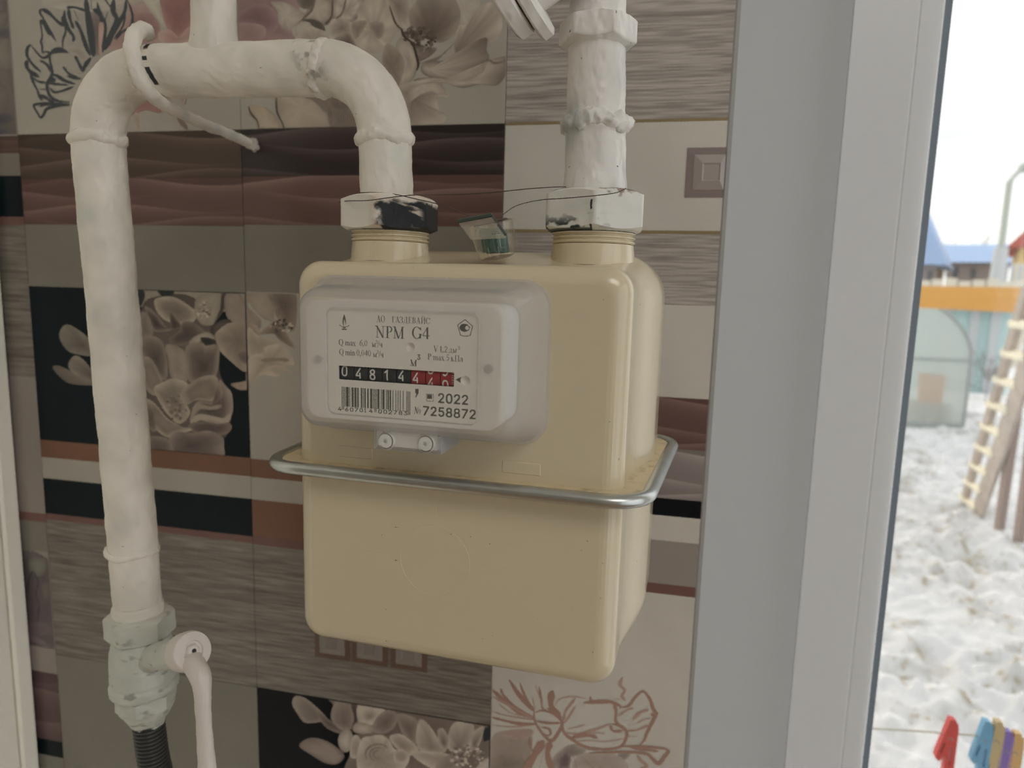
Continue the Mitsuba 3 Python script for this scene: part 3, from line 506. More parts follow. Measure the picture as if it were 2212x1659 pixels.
    c.stroke([(1900, 690), (2060, 680), (2150, 690)], 24, (78, 68, 55)); c.stroke([(1960, 760), (2060, 740), (2180, 800)], 16, (104, 90, 76))
    P_([(1640, 900), (1720, 880), (1800, 870), (1800, 940), (1720, 950)], (1720, 915), (84, 70, 59), (92, 79, 66), (76, 64, 53), .05)
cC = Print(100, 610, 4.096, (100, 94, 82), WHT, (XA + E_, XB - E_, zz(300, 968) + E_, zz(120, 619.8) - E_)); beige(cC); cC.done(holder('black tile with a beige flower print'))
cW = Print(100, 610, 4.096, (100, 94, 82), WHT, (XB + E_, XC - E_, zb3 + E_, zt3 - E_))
full = cW.petal
def right_only(pts, base, *k, **q):
    if max(x for x, _ in pts) > 1790: full([(max(x, 1778), y) for x, y in pts], (max(base[0], 1790), base[1]), *k, **q)
cW.petal = right_only; od, os_ = cW.dots, cW.stroke
cW.dots = lambda cx, *k: od(cx, *k) if cx > 1800 else None
cW.stroke = lambda pts, *k: os_(pts, *k) if pts[0][0] > 1800 else None
beige(cW); cW.done(holder('white tile with the edge of a beige flower'))
# beige flowers and leaves on the lower black tile
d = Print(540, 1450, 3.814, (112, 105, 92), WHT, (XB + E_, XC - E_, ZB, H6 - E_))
L3, M3, D3 = (124, 113, 98), (100, 88, 76), (70, 60, 52)
d.petal([(640, 180), (880, 200), (1400, 300), (2000, 430), (1980, 760), (1400, 1000), (800, 900), (840, 640), (760, 560), (1000, 480), (820, 420)], (1300, 600), (66, 57, 49), (74, 64, 55), (80, 70, 60), .12, 5)
d.petal([(350, 260), (380, 200), (460, 220), (560, 300), (640, 390), (600, 410), (460, 420), (390, 340)], (560, 370), D3, (80, 70, 60), (96, 84, 72), .06)
d.petal([(540, 320), (660, 400), (780, 490), (740, 510), (620, 450)], (660, 430), (52, 44, 38), D3, (84, 72, 62), .04)
d.petal([(670, 380), (700, 260), (770, 230), (850, 290), (860, 420), (820, 480), (740, 470)], (780, 420), (74, 64, 55), (86, 75, 65), (98, 86, 74), .06)
d.petal([(830, 250), (880, 260), (890, 430), (840, 480), (860, 380)], (865, 380), (44, 38, 33), (52, 44, 38), D3, .0)
d.petal([(410, 610), (480, 550), (590, 555), (700, 610), (780, 690), (720, 760), (620, 750), (500, 680)], (700, 700), (96, 84, 72), (92, 79, 68), (78, 66, 57), .07)
d.petal([(740, 520), (800, 470), (850, 520), (830, 640), (770, 660), (730, 590)], (790, 570), L3, (112, 102, 88), (96, 86, 73), .06)
d.petal([(840, 560), (880, 520), (930, 600), (900, 700), (830, 700)], (880, 640), M3, (108, 97, 83), L3, .06)
d.petal([(890, 280), (1000, 260), (1110, 300), (1080, 380), (1010, 440), (900, 420)], (990, 370), (88, 77, 66), L3, (120, 110, 95), .08)
d.petal([(1010, 480), (1060, 360), (1160, 310), (1220, 360), (1190, 460), (1100, 510)], (1120, 420), D3, (84, 73, 63), (98, 86, 75), .06)
d.petal([(880, 420), (1000, 440), (1010, 500), (900, 510), (850, 480)], (930, 470), L3, (112, 101, 87), M3, .05)
d.petal([(1220, 350), (1360, 380), (1390, 460), (1370, 600), (1300, 560), (1240, 470)], (1310, 470), D3, (86, 75, 65), M3, .06)
d.petal([(920, 560), (1000, 530), (1080, 520), (1150, 560), (1200, 640), (1300, 640), (1310, 740), (1200, 860), (940, 860), (880, 740)], (1060, 720), (98, 88, 75), (108, 98, 84), L3, .10, 5)
d.petal([(1150, 540), (1230, 510), (1320, 560), (1390, 640), (1320, 690), (1220, 640)], (1260, 610), (92, 81, 69), (108, 97, 83), L3, .06)
d.petal([(1190, 660), (1260, 640), (1310, 690), (1280, 740), (1200, 740)], (1250, 700), M3, (106, 95, 81), L3, .04)
for r_ in (40, 70, 105): d.stroke([(1060 + r_ * math.cos(t), 680 + r_ * .8 * math.sin(t)) for t in np.linspace(.5 + r_ * .02, 4.6 + r_ * .01, 10)], 14, (84, 74, 63))
d.petal([(1370, 560), (1380, 450), (1410, 390), (1480, 440), (1560, 560), (1620, 650), (1500, 680), (1400, 640)], (1500, 620), (86, 77, 65), (106, 96, 82), (118, 108, 93), .08)
d.petal([(1640, 640), (1640, 500), (1700, 410), (1840, 430), (1830, 580), (1760, 660)], (1720, 620), (78, 69, 59), (104, 94, 81), (118, 108, 94), .10)
d.petal([(1820, 620), (1840, 500), (1930, 450), (1900, 580), (1860, 640)], (1850, 600), D3, (100, 90, 77), (116, 106, 92), .06)
d.petal([(1550, 480), (1600, 470), (1640, 560), (1620, 640), (1560, 580)], (1600, 590), D3, (96, 86, 73), (112, 102, 88), .05)
d.petal([(1330, 650), (1500, 660), (1640, 680), (1740, 760), (1600, 830), (1400, 740)], (1580, 720), M3, (110, 100, 86), L3, .07)
d.petal([(1540, 760), (1620, 690), (1700, 700), (1740, 790), (1540, 860)], (1640, 770), (84, 73, 63), (92, 81, 70), (100, 88, 76), .04)
d.petal([(1860, 790), (1980, 700), (1985, 860), (1880, 860)], (1930, 780), L3, (120, 108, 95), M3, .04)
d.dots(1790, 690, 150, 90, 90, 14, ((66, 58, 50), M3, L3, (84, 75, 65), (134, 123, 108)), 21)
d.petal([(1930, 480), (1985, 450), (1985, 540), (1930, 570)], (1960, 510), (28, 30, 32), (26, 28, 30), (30, 30, 30), .0)
d.done(holder('black tile with beige flowers and leaves'))
# brown line drawing on the lower right white tile
e = Print(1040, 1440, 4.809, (140, 134, 124), (.56, .53, .48), (XC + E_, WX0 - .0018, ZB, zz(1460, 1286)))
B1, B2, BL = (116, 91, 79), (126, 103, 92), (132, 111, 101)
e.petal([(110, 740), (240, 660), (400, 680), (520, 700), (520, 860), (420, 1100), (110, 1100)], (300, 900), (112, 100, 90), (116, 104, 94), (122, 111, 101), .05)
e.petal([(110, 960), (240, 900), (420, 930), (440, 1100), (110, 1100)], (260, 1020), (94, 83, 74), (102, 91, 81), (110, 99, 89), .06)
e.petal([(200, 690), (300, 650), (500, 640), (540, 690), (420, 750), (300, 740)], (400, 690), (124, 104, 95), (124, 105, 96), (126, 110, 101), .04)
e.petal([(740, 960), (820, 860), (940, 800), (1080, 830), (1060, 900), (900, 960), (920, 1080), (760, 1100)], (900, 900), (92, 82, 76), (106, 96, 88), (122, 112, 103), .10, 4)
e.petal([(820, 930), (900, 880), (930, 980), (880, 1060), (800, 1040)], (870, 970), (72, 62, 62), (84, 73, 72), (104, 93, 88), .1, 5)
e.petal([(1080, 830), (1220, 830), (1210, 870), (1100, 860)], (1150, 850), (98, 100, 95), (104, 104, 98), (118, 112, 104), .0)
e.petal([(1420, 900), (1560, 880), (1500, 960), (1440, 970)], (1490, 920), (98, 88, 83), (108, 98, 92), (122, 112, 104), .0)
e.petal([(1000, 920), (1300, 880), (1500, 980), (1480, 1100), (1000, 1100)], (1240, 1000), (120, 108, 98), (122, 110, 101), (128, 117, 107), .05)
for pts, wd, c in (([(110, 230), (250, 360), (400, 470), (550, 520)], 40, B1), ([(200, 220), (230, 290), (330, 400), (500, 500)], 30, B1), ([(290, 130), (380, 270), (470, 380), (550, 460)], 40, B1), ([(400, 160), (440, 270), (500, 380), (550, 440)], 22, B1), ([(110, 300), (260, 380), (440, 480), (560, 540)], 24, B2), ([(180, 380), (300, 470), (440, 510)], 12, B2), ([(110, 460), (250, 500), (430, 530), (570, 550)], 14, B2), ([(110, 520), (260, 560), (420, 590), (580, 590)], 28, B1), ([(110, 600), (300, 620), (450, 610), (560, 600)], 12, B2), ([(530, 300), (545, 380), (560, 440)], 14, BL), ([(600, 200), (620, 330), (640, 430), (690, 460)], 22, B1), ([(740, 240), (720, 350), (740, 430), (830, 530)], 54, B1), ([(560, 180), (600, 300), (650, 440)], 10, BL), ([(680, 420), (760, 480), (840, 560)], 18, B1),
                   ([(550, 440), (550, 540), (600, 640), (680, 740), (740, 760), (800, 680), (840, 580), (760, 490), (640, 450), (560, 470)], 26, B1), ([(570, 560), (700, 580), (820, 580)], 24, B1), ([(620, 620), (700, 640), (720, 690), (680, 710), (620, 680)], 20, B1), ([(840, 560), (860, 680), (960, 760), (1060, 820), (1220, 850), (1400, 840), (1480, 790), (1510, 680), (1440, 610), (1350, 590)], 26, B1), ([(850, 560), (880, 450), (980, 320)], 22, B2), ([(860, 580), (900, 530), (980, 400)], 18, B2), ([(760, 400), (820, 330), (960, 305), (1100, 330)], 12, BL), ([(1060, 370), (1200, 360), (1340, 360), (1460, 410)], 34, B1), ([(1130, 300), (1150, 350), (1280, 350)], 20, B1), ([(1470, 100), (1440, 180), (1490, 240), (1460, 300), (1500, 350)], 24, B2), ([(1380, 380), (1400, 460), (1400, 570), (1480, 640)], 26, B1), ([(1440, 330), (1380, 330)], 16, B2), ([(1430, 420), (1530, 400), (1600, 310), (1680, 250), (1750, 330), (1780, 420), (1810, 490), (1760, 600), (1720, 680), (1690, 760), (1640, 810)], 26, B1), ([(1780, 430), (1810, 480), (1760, 500)], 34, B1), ([(1570, 550), (1650, 470), (1740, 440)], 24, B2), ([(1420, 510), (1500, 450), (1580, 420)], 16, B2), ([(1510, 660), (1620, 650), (1740, 600)], 16, B2), ([(1620, 580), (1700, 540), (1770, 530)], 12, BL), ([(900, 640), (1000, 620), (1080, 590)], 12, BL), ([(870, 680), (1020, 690), (1200, 640), (1350, 580)], 20, B2), ([(940, 730), (1080, 700), (1210, 730)], 38, B1), ([(1100, 690), (1200, 680), (1290, 690)], 12, BL), ([(980, 770), (1120, 760), (1300, 770), (1480, 740)], 12, BL), ([(1340, 600), (1370, 660), (1470, 660)], 22, B1), ([(1510, 720), (1620, 715)], 20, B2),
                   ([(1440, 820), (1600, 820), (1800, 830), (1940, 860), (1900, 930), (1840, 1000), (1780, 950), (1720, 900), (1560, 880), (1300, 880), (1120, 890)], 26, B1), ([(1540, 830), (1680, 850), (1840, 870)], 26, B1), ([(1620, 910), (1660, 970), (1720, 1020), (1640, 1060)], 24, B2), ([(650, 760), (560, 900), (450, 1080)], 62, B1), ([(720, 770), (690, 900), (740, 1080)], 50, B1), ([(500, 720), (520, 840), (580, 870), (630, 760)], 20, B1), ([(640, 900), (600, 1080)], 12, B2), ([(960, 920), (1000, 1080)], 14, B1), ([(1040, 920), (1200, 1080)], 18, B1), ([(1100, 900), (1280, 1080)], 12, B2), ([(940, 960), (960, 1080)], 12, B2), ([(110, 330), (60, 280)], 10, BL)):
    e.stroke(pts, wd, c)
e.done(holder('white tile with a brown line drawing of a flower'))
# faded mauve flower on the tile beside the cabinet, upper and lower
g = Print(0, 0, 5.53, (92, 86, 76), GRY, (XL0, XA - E_, H1 + E_, ZT))
g.petal([(-300, -200), (130, -200), (150, 200), (180, 700), (210, 1200), (230, 1600), (-300, 1600)], (0, 700), (82, 74, 66), (78, 71, 64), (70, 64, 58), .12, 5)
g.petal([(-200, 150), (60, 130), (110, 200), (40, 330), (-200, 380)], (0, 230), (86, 79, 71), (82, 75, 68), (72, 66, 60), .05)
g.petal([(-200, 450), (60, 430), (120, 500), (170, 720), (60, 850), (-200, 800)], (0, 620), (92, 86, 74), (88, 81, 71), (80, 73, 65), .05)
g.petal([(-200, 360), (60, 340), (150, 340), (140, 460), (-100, 440)], (40, 400), (60, 56, 54), (64, 60, 57), (72, 67, 62), .0)
g.petal([(-200, 1040), (60, 1020), (100, 1090), (90, 1300), (-100, 1320)], (0, 1150), (84, 77, 69), (80, 73, 66), (74, 68, 62), .04)
g.petal([(-100, 1380), (110, 1360), (170, 1430), (60, 1500), (-100, 1480)], (30, 1430), (52, 49, 50), (58, 54, 53), (66, 61, 58), .0)
g.petal([(-100, 1550), (60, 1540), (100, 1590), (-100, 1640)], (20, 1590), (54, 50, 54), (58, 54, 56), (66, 61, 60), .0)
g.done(holder('tile with a faded mauve flower print'))
h = Print(40, 1180, 5.53, (88, 82, 72), GRY, (XL0, XA - E_, H6 + .005 + E_, zz(85, 1190) - E_))
h.petal([(-100, 120), (340, 140), (420, 500), (430, 1000), (440, 1330), (-100, 1340)], (240, 700), (62, 53, 51), (60, 52, 50), (66, 60, 55), .08, 4)
h.petal([(130, 150), (320, 140), (330, 300), (250, 360), (140, 300)], (230, 240), (84, 80, 68), (78, 74, 64), (68, 63, 57), .04)
h.petal([(280, 450), (370, 440), (370, 640), (310, 620)], (330, 540), (74, 65, 58), (70, 62, 56), (64, 56, 52), .0)
h.petal([(-100, 930), (300, 900), (420, 940), (400, 1060), (-100, 1060)], (240, 980), (66, 57, 54), (70, 60, 56), (64, 56, 53), .04)
h.petal([(-100, 1040), (180, 1050), (400, 1190), (360, 1220), (150, 1130), (-100, 1100)], (240, 1130), (76, 66, 61), (74, 64, 60), (66, 58, 55), .0)
h.petal([(-100, 1120), (200, 1180), (330, 1300), (250, 1330), (-100, 1260)], (180, 1230), (44, 40, 42), (48, 43, 44), (58, 53, 52), .0)
h.petal([(200, 1330), (270, 1340), (320, 1470), (-100, 1480), (-100, 1300)], (160, 1400), (82, 80, 74), (78, 75, 69), (72, 69, 63), .0)
for pts in ([(180, 290), (240, 420), (220, 560), (250, 700), (240, 900)], [(180, 290), (130, 400), (120, 560)], [(190, 340), (160, 480)]): h.stroke(pts, 24, (40, 38, 42))
h.done(holder('tile with a mauve flower print and thin dark outlines'))
# ------------------------------------------------------------------ gas meter (u right, v to the wall, w up, from the midpoint of the connections)
def sect(v):
    "half width, top, bottom, corner radius of the shell at depth v"
    t = float(np.clip((v + .034) / .052, 0, 1)); t = t * t * (3 - 2 * t)
    hu, zt, zb, r = .0807 + .0093 * t, -.0075 + .0085 * t, -.2005 - .004 * t, .0115 + .012 * t
    def rnd(d, R):
        d = min(max(d, 0), R); return R - math.sqrt(max(R * R - (R - d) ** 2, 0))
    i = rnd(v + .0552, .009) + rnd(.058 - v, .016)
    return hu - i, zt - i, zb + i, max(r - i * .6, .004)
vs = np.concatenate([-.0552 + .009 * (1 - np.cos(np.linspace(0, np.pi / 2, 9))), np.linspace(-.044, .04, 30), .058 - .016 * (1 - np.sin(np.linspace(.1, np.pi / 2, 8)))])
rings = []
for v in vs:
    hu, zt, zb, r = sect(v)
    rings.append([mp(a, v, b) for a, b in rrect(hu, (zt - zb) / 2, r, 12, 0, (zt + zb) / 2)])
def shell_half(lo, hi):
    m = grid_mesh(rings); 
    m = trimesh.intersections.slice_mesh_plane(m, [0, 0, 1], mp(0, 0, lo), cap=False)
    return trimesh.intersections.slice_mesh_plane(m, [0, 0, -1], mp(0, 0, hi), cap=False)
tag('gas_meter', 'cream-coloured domestic gas meter with a translucent counter cover, hanging between two pipe nuts', 'gas meter')
put('gas_meter__upper_shell', shell_half(-.106, .1), 'shell_paint', 40)
put('gas_meter__lower_shell', shell_half(-.3, -.106), 'shell_paint', 40)
# seam: sheet flange and rolled zinc band
SW = -.1062
def seam_path(off, n=14):
    f, bk, ff, bb, r = .0838 + off, .0925 + off, -.0588 - off, .061 + off, .010 + off
    base = rrect(1, 1, .0001, 2)
    P0 = np.array([(bk, bb), (-bk, bb), (-f, ff), (f, ff)]); poly = Polygon(P0).buffer(-r, join_style=2).buffer(r, quad_segs=n)
    p = np.array(poly.exterior.coords)[:-1]
    L = LineString(np.vstack([p, p[:1]])); 
    return np.array([L.interpolate(t, normalized=True).coords[0] for t in np.linspace(0, 1, 160, endpoint=False)])
def ring_tube(path, w, ru, rw, n=14):
    t = np.roll(path, -1, 0) - np.roll(path, 1, 0); t /= np.linalg.norm(t, axis=1, keepdims=True); nn = np.column_stack([t[:, 1], -t[:, 0]])
    an = np.arange(n) * 2 * np.pi / n; R = []
    for p, k in zip(path, nn): R.append([mp(p[0] + k[0] * ru * math.cos(a), p[1] + k[1] * ru * math.cos(a), w + rw * math.sin(a)) for a in an])
    R.append(R[0]); return grid_mesh(R, True, (False, False))
band = ring_tube(seam_path(.0072), SW, .0034, .0031)
put('gas_meter__seam_band', band, 'zinc', True)
a, b = seam_path(-.012), seam_path(.0066)
fl = []
R = [[mp(*p, SW + d) for p in q] for q, d in ((a, .0012), (seam_path(.001), .0016), (b, .0014), (b, -.0014), (a, -.0012))]
put('gas_meter__flange', grid_mesh(R, True, (False, False)), 'shell_dusty', 40)
for u in (-.0475, .035):
    m = cbox(-.009, .009, -.00035, .002, -.0028, .0028, .0003); q = m.vertices; m.vertices = np.array([mp(u + x, -.0552 + y, -.0985 + z) for x, y, z in q]); put('gas_meter__locating_lug', m, 'shell_paint', 30)
# pressed mark on the lower shell: a ring with four ticks
cen = mf(938, 1212, -.0552); rr_ = abs(mf(1015, 1222, -.0552)[0] - cen[0])
ringp = Point(0, 0).buffer(rr_, 48).difference(Point(0, 0).buffer(rr_ * .965, 48))
tick = unary_union([sbox(-.0008, rr_ * 1.18, .0008, rr_ * 1.55), sbox(rr_ * 1.15, -.0006, rr_ * 2.3, .0006), sbox(-rr_ * 2.1, -.0006, -rr_ * 1.2, .0006)])
put('gas_meter__pressed_mark', uvw(affinity.translate(unary_union([ringp, tick]), cen[0], cen[1]) and poly_mesh(affinity.translate(unary_union([ringp, tick]), cen[0], cen[1]), .00028), -.0552), 'shell_paint')
# threaded necks
for u in (-.055, .055):
    prof = [(.0212, -.006), (.0206, .0005), (.0202, .0040)]
    for i in range(5):
        z = .0042 + i * .0021; prof += [(.0196, z), (.0209, z + .0008), (.0209, z + .0012), (.0196, z + .0019)]
    put('gas_meter__threaded_neck', lathe(prof, mp(u, 0, 0), [0, 0, 1], 64), 'shell_paint', 25)
# counter: white housing, card, drums, translucent cover
CU, CW = -.0118, -.0508
hous = None
VF = -.0826                                    # front of the housing / back of the card
cov = []
for v, hu, hw, r in ((-.0548, .0583, .0366, .0125), (-.0562, .0583, .0366, .0125), (-.0564, .0572, .0355, .012), (-.0665, .0541, .0332, .011), (-.0770, .0507, .0310, .0095), (-.0800, .0497, .0302, .009), (-.0825, .0482, .0288, .008), (-.0842, .0464, .0271, .007), (-.0850, .0444, .0256, .006), (-.0852, .0430, .0248, .0055)):
    cov.append([mp(a, v, b) for a, b in rrect(hu, hw, r, 12, CU, CW)])
card_tl, card_br = mf(703, 663, -.0852), mf(1024, 920, -.0852); card_tr = mf(1036, 672, -.0852)
ccx, ccy, chw, chh = (card_tl[0] + card_tr[0]) / 2, (card_tl[1] + card_br[1]) / 2, (card_tr[0] - card_tl[0]) / 2, (card_tl[1] - card_br[1]) / 2
cardpoly = Polygon(rrect(chw, chh, .0035, 10, ccx, ccy))
cov.append([mp(a, -.0852, b) for a, b in rrect(chw, chh, .0035, 12, ccx, ccy)])
put('gas_meter__counter_cover', grid_mesh(cov[:-3], True, (False, False)), 'frosted', 30)
put('gas_meter__counter_cover__front', grid_mesh(cov[-4:], True, (False, False)), 'frosted_front', 30)
put('gas_meter__counter_cover__window', uvw(flat_mesh(cardpoly), -.0851), 'clear_plastic')
rim = cardpoly.buffer(.00028).difference(cardpoly.buffer(-.00012)); rim2 = Polygon(rrect(chw - .0022, chh - .0002, .0035, 10, ccx + .0012, ccy)); rim2 = rim2.difference(rim2.buffer(-.00018)).intersection(sbox(-.1, -.1, ccx - chw + .006, .1))
put('gas_meter__counter_cover__rim', uvw(cat([poly_mesh(rim, .0004)]), -.0851), 'frosted')
# card with cut-outs
def CP(px, py): return mf(px, py, -.0836)
VC = -.0836
w0, w1 = CP(731.3, 789.8), CP(981, 835.6); w0b, w1b = CP(731, 819.7), CP(981, 804.2)
wx0, wx1, wzt, wzb = w0[0], w1[0], (w0[1] + w1b[1]) / 2, (w0b[1] + w1[1]) / 2
win = Polygon([(wx0, wzb), (wx1, wzb), (wx1, wzt), (wx0, wzt)]).buffer(-.0004).buffer(.0004)
dA, dB = CP(886.5, 750), CP(1005.5, 822.5); dR = .00205
card = cardpoly.buffer(-.0003).difference(win).difference(Point(dA).buffer(dR, 32)).difference(Point(dB).buffer(dR, 32))
put('gas_meter__dial_card', uvw(poly_mesh(card, .0008), VC + .0008), 'card_white')
hp_ = Polygon(rrect(.0440, .0256, .006, 8, CU, CW))
hcut = hp_.difference(win.buffer(.0006)).difference(Point(dA).buffer(dR + .0005)).difference(Point(dB).buffer(dR + .0005))
put('gas_meter__counter_housing', uvw(cat([poly_mesh(hcut, .005)]), VF + .005), 'housing_white')
put('gas_meter__counter_housing', uvw(poly_mesh(hp_.difference(hp_.buffer(-.002)), .021), VF + .0256), 'housing_white', 30)
for c in (dA, dB):
    an = np.arange(40) * 2 * np.pi / 40; R = []
    for t in np.linspace(0, np.pi / 2 * .98, 10): R.append([mp(c[0] + dR * math.cos(t) * math.cos(a), VC + .9 * dR * math.sin(t), c[1] + dR * math.cos(t) * math.sin(a)) for a in an])
    put('gas_meter__dial_card__dimple', grid_mesh(R, True, (False, True)), 'card_white', True)
# ---- lettering of the card
ink = []
def place(poly, px, py, sx, sy=None):
    "a drawing in units with its origin at the pixel, sx, sy metres per unit"
    c = CP(px, py); return affinity.translate(affinity.scale(poly, sx, sy or sx, origin=(0, 0)), c[0], c[1])
def inter(s, px, py, px1, capm, bold=False):
    m = text_mesh(s, 1.0, .1, bold); a, b = CP(px, py)[0], CP(px1, py)[0]
    e = m.bounds; m.apply_translation((-e[0][0], 0, -e[0][2])); m.apply_scale(((b - a) / (e[1][0] - e[0][0]), capm, .001)); c = CP(px, py); m.apply_translation((c[0], c[1], 0)); m.vertices[:, 2] = np.where(m.vertices[:, 2] > 1e-6, .00006, 0); return m
def S(pts, w): return LineString(pts).buffer(w / 2, cap_style=2, join_style=2)
def ring(cx, cy, rx, ry, tx, ty): return affinity.translate(affinity.scale(Point(0, 0).buffer(1, 32), rx, ry), cx, cy).difference(affinity.translate(affinity.scale(Point(0, 0).buffer(1, 32), rx - tx, ry - ty), cx, cy))
TK, TN, SH = .115, .042, .045
def sf(x, y, w=.26): return sbox(x - w / 2, min(y, y + (SH if y < .5 else -SH)), x + w / 2, max(y, y + (SH if y < .5 else -SH)))
def st(x, w=TK, h=1., b=0.): return sbox(x - w / 2, b, x + w / 2, h)
def U(*a): return unary_union(a)
